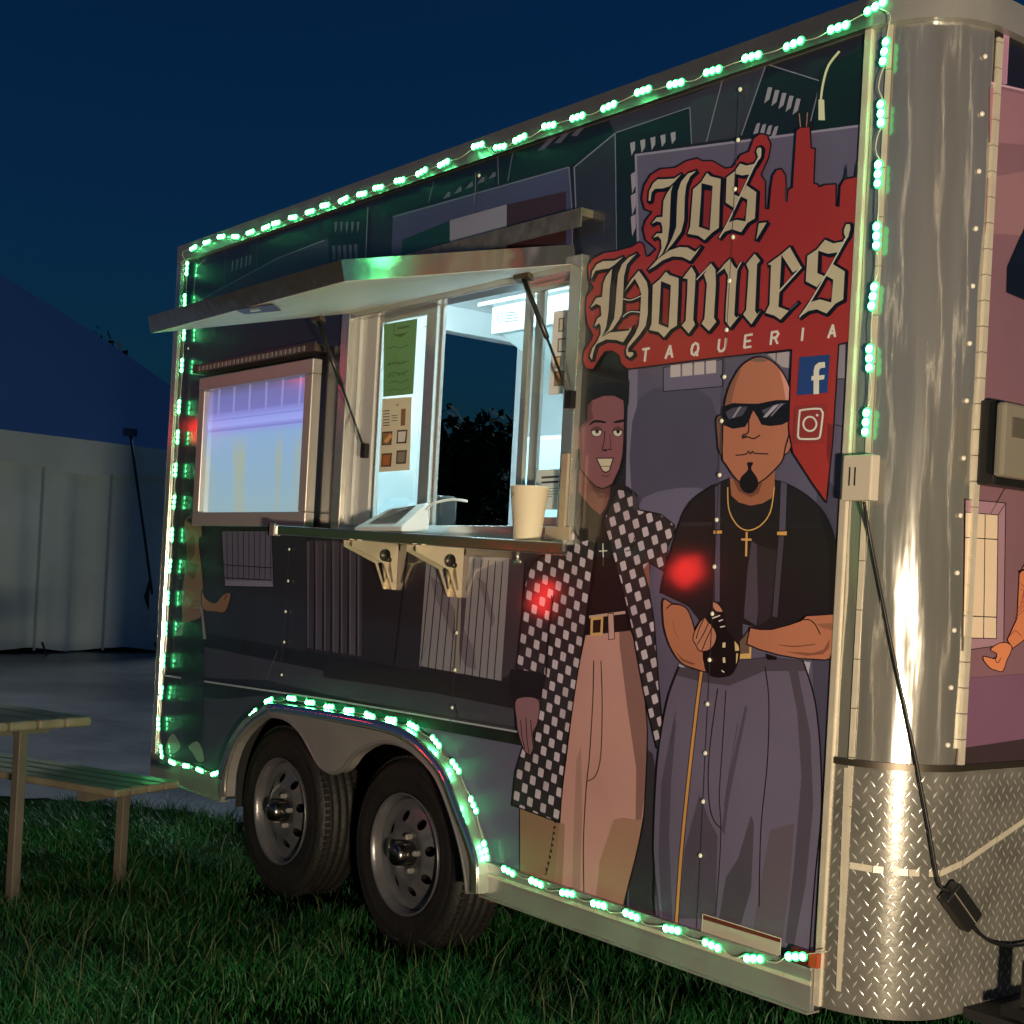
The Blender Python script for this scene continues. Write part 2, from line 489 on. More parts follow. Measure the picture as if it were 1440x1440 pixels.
p.poly([(690,640),(720,640),(700,1310),(670,1300)], (124,112,98)); p.poly([(720,640),(760,650),(735,1000),(705,1310)], (60,50,54))
p.poly([(985,660),(1070,680),(1030,1290),(940,1340)], (52,44,48))
p.poly([(-60,1230),(1000,1360),(1000,1480),(-60,1330)], (24,21,23))
# lower wall beneath the kerb
p.frame(0, 0, 1)
p.poly([(217,955),(740,1040),(740,1085),(660,1075),(580,1010),(396,972),(330,1000),(300,1090),(219,1068)], (44,40,48))
p.poly([(217,945),(727,1028),(727,1054),(217,968)], (17,17,18))
p.line([(218,948),(470,985),(727,1029)], 2.4, (150,145,142), sm=False)
p.line([(218,944),(470,981),(727,1024)], 1.0, INK, sm=False)
p.poly([(590,1022),(740,1050),(740,1236),(690,1215),(664,1130),(640,1075),(612,1040)], (84,76,92))
p.poly([(290,985),(396,976),(350,1006),(325,1050),(310,1090),(288,1085)], (50,45,52))
p.line([(600,905),(590,940)], 1.0, (96,90,98), sm=False); p.line([(640,990),(644,1010)], 1.0, INK, sm=False); p.line([(390,915),(375,955)], 0.9, (90,84,92))
p.poly([(1163,1020),(1172,1020),(1150,1395),(1140,1390)], (30,27,30))
p.poly([(880,1030),(918,1060),(930,1130),(920,1290),(885,1275)], (46,40,44))
p.build('mural_street', side_wall)

# ---- mural, rear figure half hidden by the wall's glare
p = Print(); p.frame(*R1F)
p.poly([(340,470),(420,440),(440,560),(420,600),(445,850),(430,1050),(335,1085),(325,900),(350,700),(345,560)], (116,88,62), sm=True)
p.poly([(360,590),(390,560),(400,600),(395,680),(370,720),(420,740),(395,830),(360,800),(340,760)], (84,62,42))
p.poly([(345,470),(420,430),(425,470),(380,500)], (34,30,32)); p.poly([(370,430),(420,400),(425,450),(375,470)], (110,100,104))
for y in (960, 985, 1010): p.line([(375,y),(425,y-6)], 1.0, (96,68,44))
p.lined([(440,890),(465,940),(520,965),(555,925),(590,905),(612,912),(600,970),(575,1020),(520,1018),(445,1000)], (128,88,56), 1.2, sm=True)
p.line([(575,945),(590,915)], 1.2, INK)
p.poly([(325,1090),(430,1055),(445,1090),(455,1500),(440,1800),(330,1800),(315,1440)], (22,21,23))
p.poly([(430,980),(445,1000),(466,1180),(450,1180)], (122,112,112)); p.poly([(272,1160),(330,1080),(325,1160)], (96,88,84))
p.frame(180, 900, 0.180556)
p.poly([(410,100),(590,110),(575,700),(520,860),(440,850),(420,600)], (24,23,26))
p.lined([(340,728),(375,750),(412,835),(350,890),(292,885),(300,800)], (112,118,100), 1.0, sm=True); p.lined([(470,830),(535,787),(580,850),(592,940),(545,950),(500,880)], (112,118,100), 1.0, sm=True)
p.build('mural_rear_figure', side_wall)

# ---- mural, figure in the checkered coat
p = Print()
AF = (700, 490, 0.2639); BF = (680, 820, 0.326340)
SK1, SK1D = (124, 76, 76), (92, 54, 52)
p.frame(*AF)
p.poly([(404,640),(430,640),(600,738),(640,710),(700,740),(745,780),(745,870),(690,1430),(475,1430),(400,900)], (26,22,23))
p.poly([(436,640),(480,695),(520,735),(560,748),(600,738),(592,800),(575,850),(545,886),(500,850),(450,790),(430,760)], (112,68,58))
p.poly([(470,688),(520,735),(560,748),(600,738),(590,790),(540,800)], (92,52,46))
p.lined([(480,300),(500,275),(560,250),(620,248),(672,275),(676,330),(672,480),(668,560),(650,640),(610,725),(560,748),(520,735),(480,695),(440,640),(434,560),(430,450),(440,410),(470,385)], SK1, 1.8)
p.poly([(476,310),(505,280),(500,330),(510,370),(476,400),(450,430),(452,640),(440,630),(434,450),(445,410)], SK1D)
p.poly([(424,470),(437,440),(440,540),(424,530)], (104,64,58))
p.poly([(436,425),(436,130),(450,30),(560,5),(640,30),(682,110),(702,180),(698,290),(688,330),(676,385),(672,275),(620,248),(560,250),(500,275),(480,300),(476,380),(447,412)], (20,21,21))
p.line([(450,125),(560,155),(690,185)], 0.8, (44,48,46))
for cx, rx in ((527, 27), (639, 24)):
    p.ell(cx, 443, rx+4, 28, INK); p.ell(cx, 445, rx-1, 23, (196,178,156)); p.poly([(cx-rx,440),(cx-rx+6,420),(cx,414),(cx+rx-6,420),(cx+rx,440),(cx+6,437)], (88,54,50)); p.ell(cx+2, 443, 9, 10, INK)
p.line([(488,408),(518,388),(574,394)], 3.6, INK, taper=True); p.line([(618,394),(650,388),(677,382)], 3.6, INK, taper=True)
p.line([(570,440),(566,500),(556,540),(575,545),(592,538),(608,537)], 1.2, INK); p.line([(597,460),(603,520),(600,532)], 1.0, (70,40,38))
p.ell(572, 541, 7, 6, (30,18,18)); p.poly([(522,583),(620,581),(596,655),(575,664),(556,655)], INK); p.poly([(530,588),(612,587),(592,650),(575,657),(560,650)], (196,174,142)); p.line([(545,628),(602,628)], 0.9, (60,40,34), sm=False); p.line([(556,675),(575,682),(596,675)], 1.6, (88,50,46))
# tee, cross, belt
p.poly([(540,900),(560,925),(600,1050),(640,1200),(690,1430),(475,1430),(500,1200),(522,1020)], (17,15,16))
p.line([(560,1040),(562,1112)], 1.5, (196,186,170), sm=False); p.line([(540,1080),(582,1078)], 1.5, (196,186,170), sm=False)
p.line([(562,1112),(562,1160)], 0.8, (92,86,80), sm=False)
p.frame(*BF)
PT = [(440,225),(635,205),(665,300),(685,400),(700,550),(705,700),(690,1000),(665,1140),(620,1320),(598,1415),(400,1370),(155,1275),(155,965),(328,1030),(345,860),(365,700),(400,420)]
p.poly(PT, (172,122,108))
p.poly([(155,965),(328,1030),(320,1320),(155,1275)], (128,94,70)); p.poly([(328,1030),(350,1040),(345,1200),(335,1340),(300,1320)], (140,100,80))
p.poly([(585,210),(632,205),(690,420),(705,700),(695,900),(680,1020),(655,1020),(658,800),(620,540),(585,260)], (122,84,74))
p.poly([(560,1020),(600,1010),(655,1020),(680,1020),(665,1140),(620,1320),(598,1415),(480,1390),(500,1200)], (146,104,82))
p.poly([(400,760),(420,700),(425,1000),(415,1360),(380,1360),(390,1000)], (150,108,94))
p.line(PT[1:9], 1.8, INK); p.line([(155,965),(155,1275)], 1.6, INK, sm=False); p.line([(690,1000),(665,1140),(620,1320),(600,1405)], 1.8, INK)
p.line([(475,335),(470,520),(455,760),(445,850),(435,1000),(430,1150),(433,1375)], 1.4, INK); p.line([(506,335),(511,520),(505,740),(482,830),(446,853)], 1.3, INK)
p.poly([(440,150),(610,130),(635,200),(436,218)], (18,15,15)); p.poly([(455,140),(610,120),(612,132),(455,152)], (166,134,116))
p.poly([(462,148),(516,143),(513,225),(460,228)], (186,142,84)); p.poly([(472,160),(506,156),(503,212),(470,215)], (30,20,16)); p.lined([(536,132),(560,130),(565,240),(539,244)], (172,132,118), 1.0)
p.line([(308,1030),(300,1100),(286,1180),(266,1255)], 3.0, INK)
for k in range(9):
    t = k/8.0; p.ell(306-38*t*t-3*t, 1040+205*t, 5, 9, (130,94,74), 8)
# coat
p.frame(0, 0, 1)
LP = [(803,742),(815,762),(838,756),(833,807),(825,865),(823.6,882),(810.5,957),(797.5,1048.5),(791,1100),(787,1157),(719,1132),(724,1085),(741,1030),(750,985),(768,950),(725.7,941),(732,878.7),(738.7,820),(747.5,793),(775,772)]
RP = [(848,734),(866,690),(870,688),(882,690),(896,700),(898,717),(929.6,723.5),(948,738),(949,746),(939,770),(935,804),(914,792),(911.7,823),(920,875.5),(926,957),(931,1016),(926,1052),(923,1052),(905,973),(892,901.6),(874,823),(869,807),(856,759)]
for P_, org, u, v in ((LP, (730.6,1089), (9.3,4.2), (-2.0,15.2)), (RP, (884,827), (9.6,-4.2), (3.7,15.6))):
    p.poly(P_, (40,34,35))
    for i in range(-40, 41):
        for j in range(-40, 41):
            if (i + j) % 2: continue
            cx = org[0] + u[0]*i + v[0]*j; cy = org[1] + u[1]*i + v[1]*j
            if not (700 < cx < 965 and 670 < cy < 1175): continue
            q = [(cx+u[0]*a+v[0]*b, cy+u[1]*a+v[1]*b) for a, b in ((-.40,-.30),(-.30,-.40),(.30,-.40),(.40,-.30),(.40,.30),(.30,.40),(-.30,.40),(-.40,.30))]
            c = clip_convex(P_, q)
            if len(c) > 2:
                aa = abs(sum(c[k-1][0]*c[k][1]-c[k][0]*c[k-1][1] for k in range(len(c))))/2
                if aa > 4:
                    g = random.randint(-10, 8); p.poly(c, (172+g, 152+g, 152+g), raw=True)
    p.line(P_, 1.8, INK, sm=False, closed=True)
p.line([(772,880),(768,948)], 2.4, INK, sm=False); p.line([(776,838),(771,890)], 2.0, INK, sm=False)
p.line([(893,755),(887,772),(880,775)], 1.4, INK); p.poly([(889,690),(897,700),(897,718),(890,716)], (58,52,56))
p.poly([(913,790),(914,830),(905,800)], (120,74,62))
p.frame(*BF)
p.poly([(116,372),(262,388),(250,502),(114,495)], (15,14,15))
p.lined([(142,500),(236,502),(233,600),(214,645),(217,700),(203,740),(190,735),(172,715),(150,650),(142,590)], (126,86,88), 1.3, sm=True)
for a in ([(160,590),(165,660),(178,715)], [(182,580),(188,680),(196,735)], [(203,590),(208,650),(213,700)]): p.line(a, 1.1, INK)
p.build('mural_checkered_figure', side_wall)

# ---- mural, figure with sunglasses
p = Print()
CF = (900, 480, 0.277778); DF = (900, 800, 0.416667); EF = (920, 820, 0.194444)
SK2, SK2D = (160, 97, 69), (124, 76, 56)
p.frame(*DF)
PN = [(132,330),(215,345),(330,310),(420,300),(550,310),(585,420),(603,540),(612,700),(610,850),(590,1050),(572,1290),(300,1225),(70,1205),(48,1000),(45,900),(58,650),(90,450)]
p.poly([(90,450),(132,320),(150,330),(100,480)], (150,142,146)); p.poly([(545,310),(575,315),(568,360)], (150,142,146))
p.poly(PN, (90,79,91))
p.poly([(132,330),(215,345),(330,310),(420,300),(550,310),(560,345),(420,345),(300,395),(200,380),(125,360)], (66,57,64))
p.poly([(500,330),(530,330),(575,560),(585,800),(560,1060),(520,1270),(490,1260),(520,1000),(545,700),(530,480)], (68,59,66))
p.poly([(355,460),(362,470),(320,680),(300,780),(285,900),(275,880),(300,700)], (70,61,69)); p.poly([(375,830),(385,860),(375,1080),(340,1200),(265,1190),(290,1040),(330,980)], (66,57,63))
p.poly([(115,500),(122,520),(105,720),(98,900),(110,1190),(75,1190),(62,960),(72,720)], (70,61,72)); p.poly([(200,760),(235,850),(262,900),(255,1180),(130,1180),(150,950)], (70,60,68))
p.poly([(440,880),(520,860),(505,1080),(480,1260),(380,1230),(400,1100)], (82,70,74))
p.line(PN[4:11], 2.2, INK); p.line([PN[0]] + PN[:-7:-1][::1], 2.2, INK)
p.line([(422,330),(435,450),(430,650),(410,850),(404,1000),(402,1140)], 1.5, INK); p.line([(262,405),(238,580),(230,700),(235,800),(250,850),(272,875)], 1.5, INK)
p.line([(290,410),(278,600),(268,760),(273,870),(268,1000),(255,1170)], 1.3, INK); p.line([(330,520),(300,700),(285,800)], 0.9, (58,50,56)); p.line([(120,480),(105,600)], 0.9, (58,50,56))
p.line([(207,348),(190,480),(165,700),(140,950),(122,1205)], 6.2, INK); p.line([(207,348),(190,480),(165,700),(140,950),(122,1205)], 4.0, (176,122,66))
p.frame(*CF)
SH = [(105,1275),(120,1195),(160,1050),(200,920),(230,850),(280,790),(370,730),(460,690),(462,780),(500,815),(560,830),(620,820),(670,790),(682,705),(740,720),(830,770),(900,830),(950,900),(985,1000),(1010,1150),(1015,1300),(1005,1385),(830,1390),(760,1440),(640,1465),(520,1430),(520,1560),(430,1560),(330,1450),(250,1345)]
p.poly(SH, (26,23,24)); p.line(SH[:7], 2.0, INK); p.line(SH[13:22], 2.0, INK)
p.poly([(565,1010),(640,1060),(615,1200),(590,1440),(525,1400),(545,1150)], (66,56,64)); p.poly([(590,1030),(700,1060),(660,1400),(600,1440)], (40,34,37))
p.poly([(210,915),(370,910),(360,935),(205,935)], (40,36,37)); p.line([(205,913),(370,911)], 0.9, (12,10,10), sm=False); p.line([(440,940),(690,935),(900,940)], 0.8, (44,40,41))
p.poly([(900,830),(950,900),(985,1000),(1010,1150),(1015,1300),(1005,1385),(960,1385),(960,1100),(930,950)], (20,18,19))
p.lined([(378,738),(410,716),(406,955),(378,955)], (74,66,78), 1.0); p.lined([(378,975),(408,975),(405,1320),(376,1320)], (74,66,78), 1.0)
p.lined([(712,708),(746,720),(738,960),(703,960)], (74,66,78), 1.0); p.lined([(700,985),(732,985),(697,1400),(668,1395)], (60,53,60), 1.0)
p.lined([(370,957),(417,955),(417,975),(370,977)], (196,140,74), 1.0); p.lined([(692,962),(746,960),(744,984),(692,982)], (196,140,74), 1.0)
p.poly([(455,690),(500,712),(600,722),(682,655),(682,740),(668,792),(620,820),(560,832),(500,815),(462,780)], (146,88,60)); p.poly([(470,700),(520,715),(620,715),(600,770),(560,790),(500,760)], (108,62,44))
p.line([(444,740),(450,850),(490,928),(545,957),(610,932),(660,862),(680,740)], 1.7, (206,146,74))
p.line([(540,968),(537,1086)], 3.0, (206,140,78), sm=False); p.line([(515,1003),(562,1004)], 3.0, (206,140,78), sm=False)
p.lined([(386,392),(416,388),(420,560),(398,556),(390,480)], (104,72,56), 1.6, sm=True); p.lined([(735,405),(780,386),(800,400),(792,450),(760,545),(742,568),(726,562)], SK2, 1.6, sm=True)
p.line([(785,412),(765,430),(752,470),(748,510)], 1.1, INK)
HD = [(417,590),(418,480),(420,400),(425,330),(450,230),(500,140),(552,95),(605,78),(660,95),(710,140),(750,210),(770,290),(770,400),(735,540),(722,600),(680,652),(620,705),(550,735),(490,700),(435,625)]
p.poly(HD, SK2, sm=True); p.poly([(425,330),(450,230),(490,155),(512,140),(480,230),(460,320)], (126,80,58)); p.poly([(705,140),(750,210),(770,290),(738,298),(725,220)], (190,128,110)); p.poly([(555,97),(605,80),(650,95),(620,105),(580,104)], (112,84,70))
p.line(HD, 2.0, INK, closed=True)
p.poly([(414,332),(470,312),(560,316),(600,315),(690,297),(776,298),(774,360),(760,400),(720,422),(660,429),(615,422),(596,385),(573,350),(555,395),(532,433),(470,443),(425,425),(412,390)], (16,14,16))
p.poly([(432,360),(470,336),(545,330),(520,375),(450,395)], (66,60,68)); p.poly([(615,350),(690,318),(740,312),(640,385)], (70,64,72))
p.poly([(500,332),(515,330),(478,385),(466,388)], (132,124,130)); p.poly([(675,326),(705,318),(640,385),(622,385)], (150,142,146)); p.poly([(715,316),(725,314),(668,378),(660,380)], (128,120,126))
p.line([(550,398),(548,460),(522,474),(520,490),(545,484),(575,492),(607,475)], 1.8, INK); p.ell(532, 482, 11, 6, (52,30,22))
p.line([(485,577),(535,571),(549,556),(558,569),(571,557),(582,567),(648,570)], 1.7, INK)
p.poly([(542,615),(573,615),(563,645),(592,690),(598,725),(580,758),(552,770),(522,758),(505,728),(510,690),(546,650)], INK, sm=True)
# arms, gloved hand
p.frame(*EF)
p.poly([(620,420),(695,330),(695,520),(620,520)], (96,72,60))
p.poly([(620,512),(688,508),(688,462),(702,462),(700,545),(620,547)], (190,150,84)); p.poly([(812,512),(886,535),(884,556),(816,556)], INK)
AL = [(66,118),(135,150),(190,158),(240,190),(270,260),(295,350),(300,420),(350,485),(358,560),(377,638),(300,622),(200,580),(130,490),(82,370),(63,250)]
p.poly(AL, SK2, sm=True); p.line(AL, 1.8, INK, closed=True); p.line([(92,182),(130,152),(190,158)], 1.6, INK); p.line([(135,280),(150,350),(175,400)], 0.9, SK2D); p.poly([(150,490),(210,550),(300,585),(270,590),(200,560)], (110,64,46))
AR = [(692,322),(770,335),(850,335),(980,300),(1060,272),(1100,236),(1325,222),(1322,340),(1302,450),(1270,548),(1235,556),(1050,546),(900,520),(760,480),(668,440)]
p.poly(AR, SK2); p.line(AR, 1.8, INK, sm=False, closed=True); p.line([(1075,266),(1120,265),(1165,300),(1200,370)], 1.5, INK)
p.poly([(1170,295),(1320,285),(1312,350),(1220,325)], (132,82,60)); p.poly([(945,495),(1150,505),(1225,480),(1270,405),(1265,470),(1220,515),(1100,525)], (118,70,50)); p.line([(895,445),(1020,458),(1165,442)], 2.0, (112,66,48), taper=True)
p.poly([(390,255),(415,190),(500,205),(520,330),(580,405),(622,470),(612,560),(572,650),(520,678),(440,682),(378,645),(356,560),(358,485),(440,430),(450,370),(420,310)], INK, sm=True)
p.lined([(280,402),(302,330),(358,250),(392,282),(422,312),(450,372),(440,432),(400,482),(332,492),(300,445)], (166,106,78), 1.4, sm=True)
for a in ([(358,258),(325,330),(303,402)], [(392,290),(355,370),(312,442)], [(420,318),(380,400),(345,488)]): p.line(a, 1.3, INK)
p.lined([(418,140),(460,150),(497,207),(440,200)], (172,112,84), 1.2, sm=True)
p.lined([(578,408),(612,450),(618,490),(582,495)], (206,160,104), 1.2); p.lined([(590,505),(612,505),(602,570),(588,600)], (206,160,104), 1.2)
for q in ([(494,430),(516,430),(514,466),(493,466)], [(494,540),(512,536),(516,576),(498,576)]): p.poly(q, (206,172,130))
for q in ([(418,255),(475,234)], [(468,275),(497,264)], [(478,318),(510,312)], [(488,632),(505,644)]): p.line(q, 1.7, (212,200,172), sm=False)
p.build('mural_sunglasses_figure', side_wall)

# ---- the painted sign
p = Print()
RED, CREAM = (140, 40, 33), (170, 152, 122)
p.frame(*F5)
SG = [(62,1130),(70,1090),(90,1060),(110,1020),(85,970),(75,900),(80,840),(112,800),(90,760),(85,700),(110,665),(160,638),(230,627),(290,610),(325,588),(345,600),(356,655),(372,652),(400,622),(352,580),(340,530),(352,490),(382,452),(348,440),(334,390),(345,330),(375,280),(420,252),(490,246),(540,216),(590,203),(615,216),(660,215),(720,250),(752,245),(790,187),(828,172),(850,112),(880,90),(913,97),(930,140),(920,200),(885,280),(905,312),(905,436),(920,436),(928,345),(937,285),(955,257),(978,252),(998,282),(1003,405),(1009,348),(1028,338),(1045,76),(1065,62),(1110,58),(1116,156),(1134,160),(1128,320),(1145,322),(1150,336),(1178,325),(1230,322),(1230,424),(1243,424),(1248,332),(1265,302),(1330,286),(1336,420),(1328,620),(1308,820),(1298,1010),(1292,1050),(1242,1062),(1215,1500),(1185,1790),(1120,1700),(1030,1560),(1010,1450),(1025,1085),(640,1128),(270,1176),(240,1152),(230,1112),(200,1092),(165,1096),(140,1130),(112,1178),(78,1174)]
p.lined(SG, RED, 2.2)
p.poly([(1200,1640),(1222,1440),(1190,1420),(1185,1560)], (104,30,27)); p.line([(1242,1062),(1215,1500),(1190,1760)], 1.8, INK, sm=False)
p.line([(1060,0),(1066,60)], 1.2, (160,110,80), sm=False); p.line([(1098,-5),(1093,58)], 1.2, (160,110,80), sm=False)
p.poly([(1265,302),(1278,225),(1283,298)], (30,34,34)); p.poly([(1315,290),(1325,215),(1332,285)], (30,34,34)); p.line([(1000,340),(1000,400)], 3.2, (44,42,46), sm=False)
L1F = (890, 180, 0.1388889); L2F = (815, 330, 0.1388889); L3F = (1010, 300, 0.1458333)
letters = [
 (L1F, [(490,465),(420,512),(330,518),(250,520),(205,560),(165,640),(158,738),(178,735),(190,650),(225,615),(300,612),(370,590),(420,545)]),
 (L1F, [(405,575),(345,660),(310,740),(300,900),(240,905),(190,970),(240,945),(285,955),(300,1010),(300,1065),(240,1070),(205,1112),(255,1095),(285,1130),(290,1220),(250,1320),(300,1270),(350,1150),(370,1000),(378,800),(385,650)]),
 (L1F, [(640,435),(560,460),(490,540),(455,640),(445,800),(440,1000),(400,1110),(320,1270),(420,1150),(490,1050),(520,930),(525,700),(540,580),(580,490)]),
 (L1F, [(150,1440),(260,1320),(370,1240),(470,1205),(550,1210),(630,1255),(690,1195),(640,1270),(580,1345),(500,1305),(400,1300),(300,1340),(220,1400)]),
 (L1F, [(750,455),(790,490),(890,515),(880,700),(870,1010),(800,1060),(725,1135),(660,1090),(555,1070),(580,1000),(610,620),(690,550)]),
 (L1F, [(1085,360),(1150,382),(1232,362),(1190,468),(1110,480),(1030,462),(1020,670),(1085,700),(1025,810),(940,755),(950,500),(1030,440)]),
 (L1F, [(1150,580),(1250,650),(1235,915),(1160,960),(1095,1055),(1000,1025),(930,1050),(875,1112),(965,955),(1050,930),(1140,945),(1160,725),(1090,690)]),
 (L1F, [(1250,240),(1260,205),(1290,195),(1303,215),(1292,290),(1240,380),(1225,372),(1268,295)]),
 (L1F, [(1275,965),(1355,955),(1250,1130)]),
 (L2F, [(440,225),(350,265),(240,268),(175,300),(130,370),(118,450),(160,365),(230,350),(300,340),(360,300)]),
 (L2F, [(330,345),(270,420),(240,500),(228,630),(170,640),(110,740),(170,700),(215,720),(222,820),(180,850),(150,930),(200,895),(215,930),(215,1000),(180,1080),(130,1150),(105,1230),(125,1265),(138,1200),(170,1100),(230,1030),(270,930),(295,760),(305,560)]),
 (L2F, [(580,190),(500,230),(430,300),(390,400),(375,560),(365,700),(350,850),(290,970),(235,1025),(330,960),(400,860),(430,800),(440,620),(450,420),(480,300),(530,240)]),
 (L2F, [(225,1037),(310,990),(420,980),(500,970),(530,905),(522,960),(480,1030),(440,1090),(370,1065),(270,1060),(185,1100),(150,1130),(190,1070)]),
 (L2F, [(600,365),(640,420),(680,480),(695,560),(690,800),(670,920),(610,1010),(540,1090),(490,1150),(492,1190),(540,1190),(545,1215),(510,1245),(477,1220),(470,1170),(490,1110),(560,1010),(600,920),(615,780),(625,600),(600,520),(560,445),(450,580),(520,460)]),
 (L2F, [(875,375),(910,410),(1003,440),(1000,600),(985,920),(920,960),(855,1040),(800,985),(705,965),(730,900),(742,510),(815,450)]),
 (L2F, [(1135,325),(1175,400),(1165,600),(1150,860),(1170,910),(1105,1000),(1035,920),(1075,870),(1090,600),(1095,450),(1045,440)]),
 (L2F, [(1330,290),(1375,350),(1380,500),(1360,840),(1385,880),(1310,975),(1235,900),(1265,850),(1290,500),(1260,400)]),
 (L3F, [(112,440),(150,510),(185,545),(170,700),(155,980),(175,1005),(205,985),(115,1100),(70,1040),(75,900),(95,600),(60,530),(-20,590),(60,490)]),
 (L3F, [(350,390),(405,455),(375,490),(355,940),(375,975),(410,935),(320,1070),(240,975),(270,930),(295,550),(270,490)]),
 (L3F, [(690,325),(800,520),(720,570),(610,400),(590,760),(580,900),(680,940),(600,1025),(540,985),(455,960),(495,880),(510,500),(480,490),(610,395)]),
 (L3F, [(1215,150),(1235,105),(1270,105),(1275,150),(1255,215),(1215,275),(1205,262),(1228,232),(1212,190)]),
 (L3F, [(1030,255),(1110,290),(1215,270),(1150,375),(1060,390),(965,360),(955,575),(1030,610),(950,710),(845,655),(860,410),(950,350)]),
 (L3F, [(1105,490),(1220,560),(1205,830),(1130,870),(1045,965),(950,925),(870,940),(785,1000),(880,860),(980,830),(1090,860),(1110,640),(1040,600)]),
]
hair = [(L1F, [(1290,215),(1288,290),(1235,370),(1085,690),(960,960),(878,1108)], 2.0), (L3F, [(1252,215),(1215,275),(1030,610),(880,865),(785,1000)], 2.0),
        (L2F, [(445,650),(520,662),(620,620)], 1.4), (L2F, [(440,830),(480,795),(530,778),(610,785)], 1.4), (L2F, [(1185,455),(1250,385),(1330,300)], 1.4), (L3F, [(588,752),(690,640),(800,520)], 2.2), (L3F, [(180,545),(220,470)], 1.6)]
for fr, pts in letters:                     # heavy black drop outline
    p.frame(*fr); q = [(x+10, y+7) for x, y in pts]
    p.poly(q, (10,9,10)); p.line(q, 8.2, (10,9,10), sm=False, closed=True)
for fr, pts, w in hair:
    p.frame(*fr); p.line([(x+12, y+8) for x, y in pts], 7.5, (10,9,10))
p.frame(*L3F); p.line([(600,1030),(690,950),(785,858)], 6.5, (10,9,10), sm=False); p.line([(690,930),(765,865)], 1.6, (70,72,72), sm=False)
p.frame(*L1F); p.poly([(410,560),(470,560),(455,640),(445,1000),(400,1110),(330,1220),(370,1000),(385,640)], (12,11,12))
p.frame(*L2F); p.poly([(330,350),(420,310),(390,400),(365,700),(345,860),(250,990),(295,760),(305,560)], (16,13,14)); p.line([(385,350),(350,480),(345,600),(330,800)], 1.2, (60,36,26))
for fr, blk, red in ((L1F, [(695,558),(808,585),(800,700),(778,1040),(668,1000),(690,700)], [(725,630),(795,635),(765,1015),(710,990)]),
                     (L2F, [(825,470),(925,510),(915,700),(900,945),(800,905),(815,650)], [(850,535),(905,560),(890,915),(840,890)])):
    pass
for fr, pts in letters:
    p.frame(*fr); p.poly(pts, CREAM)
for fr, pts, w in hair:
    p.frame(*fr); p.line(pts, w, (176,166,144))
for fr, blk, red in ((L1F, [(695,558),(808,585),(800,700),(778,1040),(668,1000),(690,700)], [(725,630),(795,635),(765,1015),(710,990)]),
                     (L2F, [(825,470),(925,510),(915,700),(900,945),(800,905),(815,650)], [(850,535),(905,560),(890,915),(840,890)])):
    p.frame(*fr); p.poly(blk, (10,9,10)); p.poly(red, (122,34,29))
for fr, red in ((L1F, [(1070,535),(1140,535),(1085,655),(1060,650)]), (L1F, [(1115,765),(1145,770),(1135,890),(1050,890)]), (L3F, [(1005,440),(1100,440),(1040,560),(1000,560)]), (L3F, [(1045,680),(1095,690),(1090,810),(975,800)]), (L3F, [(645,500),(690,570),(640,640)]), (L2F, [(560,500),(605,560),(615,595),(540,630),(470,625)]), (L2F, [(470,715),(605,690),(605,740),(470,760)]), (L2F, [(530,835),(605,835),(575,900),(500,955),(380,955),(450,860)])):
    p.frame(*fr); p.poly(red, (138,42,32))
# TAQUERIA in thin sans capitals
p.frame(*F5)
GL = {'T': [[(0,0),(1,0)],[(.5,0),(.5,1)]], 'A': [[(0,1),(.5,0),(1,1)],[(.2,.66),(.8,.66)]], 'U': [[(0,0),(0,.75),(.25,1),(.7,1),(1,.75),(1,0)]], 'E': [[(1,0),(0,0),(0,1),(1,1)],[(0,.5),(.85,.5)]],
      'R': [[(0,1),(0,0),(.75,0),(1,.22),(.75,.48),(0,.48)],[(.5,.48),(1,1)]], 'I': [[(.5,0),(.5,1)]], 'Q': [[(.5,0),(.12,.15),(0,.5),(.12,.85),(.5,1),(.88,.85),(1,.5),(.88,.15),(.5,0)],[(.6,.75),(1,1.08)]]}
for ch, cx, cy in (('T',352,1110),('A',463,1095),('Q',580,1083),('U',705,1064),('E',825,1046),('R',947,1031),('I',1075,1015),('A',1212,1000)):
    for st in GL[ch]:
        p.line([(cx + (x-.5)*31 - (y-.5)*6, cy + (y-.5)*56 - (x-.5)*5) for x, y in st], 3.3, (214,196,170), sm=False)
p.build('mural_sign', side_wall)
# social icons
p = Print(); p.frame(*CF)
p.poly([(808,80),(962,67),(949,260),(795,273)], (30,54,98))
p.poly([(878,268),(906,266),(906,196),(932,192),(935,170),(906,172),(906,150),(914,136),(937,133),(936,104),(905,107),(886,122),(879,148),(879,174),(868,176),(867,198),(879,197)], (206,190,158))
p.poly([(785,330),(945,318),(930,515),(775,518)], (122,42,36))
RR = [(820,348),(905,341),(921,355),(925,372),(912,475),(902,490),(885,494),(815,494),(802,484),(800,470),(808,365)]
p.line(RR, 2.6, (212,196,176), closed=True); p.line([(860+33*math.cos(t*math.pi/8), 418+36*math.sin(t*math.pi/8)) for t in range(16)], 2.6, (212,196,176), closed=True); p.ell(897, 374, 7, 7, (212,196,176), 10)
p.build('mural_social_icons', side_wall)
# paper sticker at the foot of the wall, red and white reflector
p = Print(); p.frame(*DF)
p.poly([(212,1165),(476,1248),(470,1355),(206,1255)], (150,136,112)); p.poly([(212,1165),(476,1248),(475,1262),(211,1182)], (84,30,24)); p.line([(212,1165),(476,1248),(470,1355),(206,1255)], 1.0, (198,180,146), sm=False, closed=True)
p.poly([(300,1262),(322,1270),(318,1300),(296,1290)], (112,104,96))
p.build('notice_sticker', side_wall)

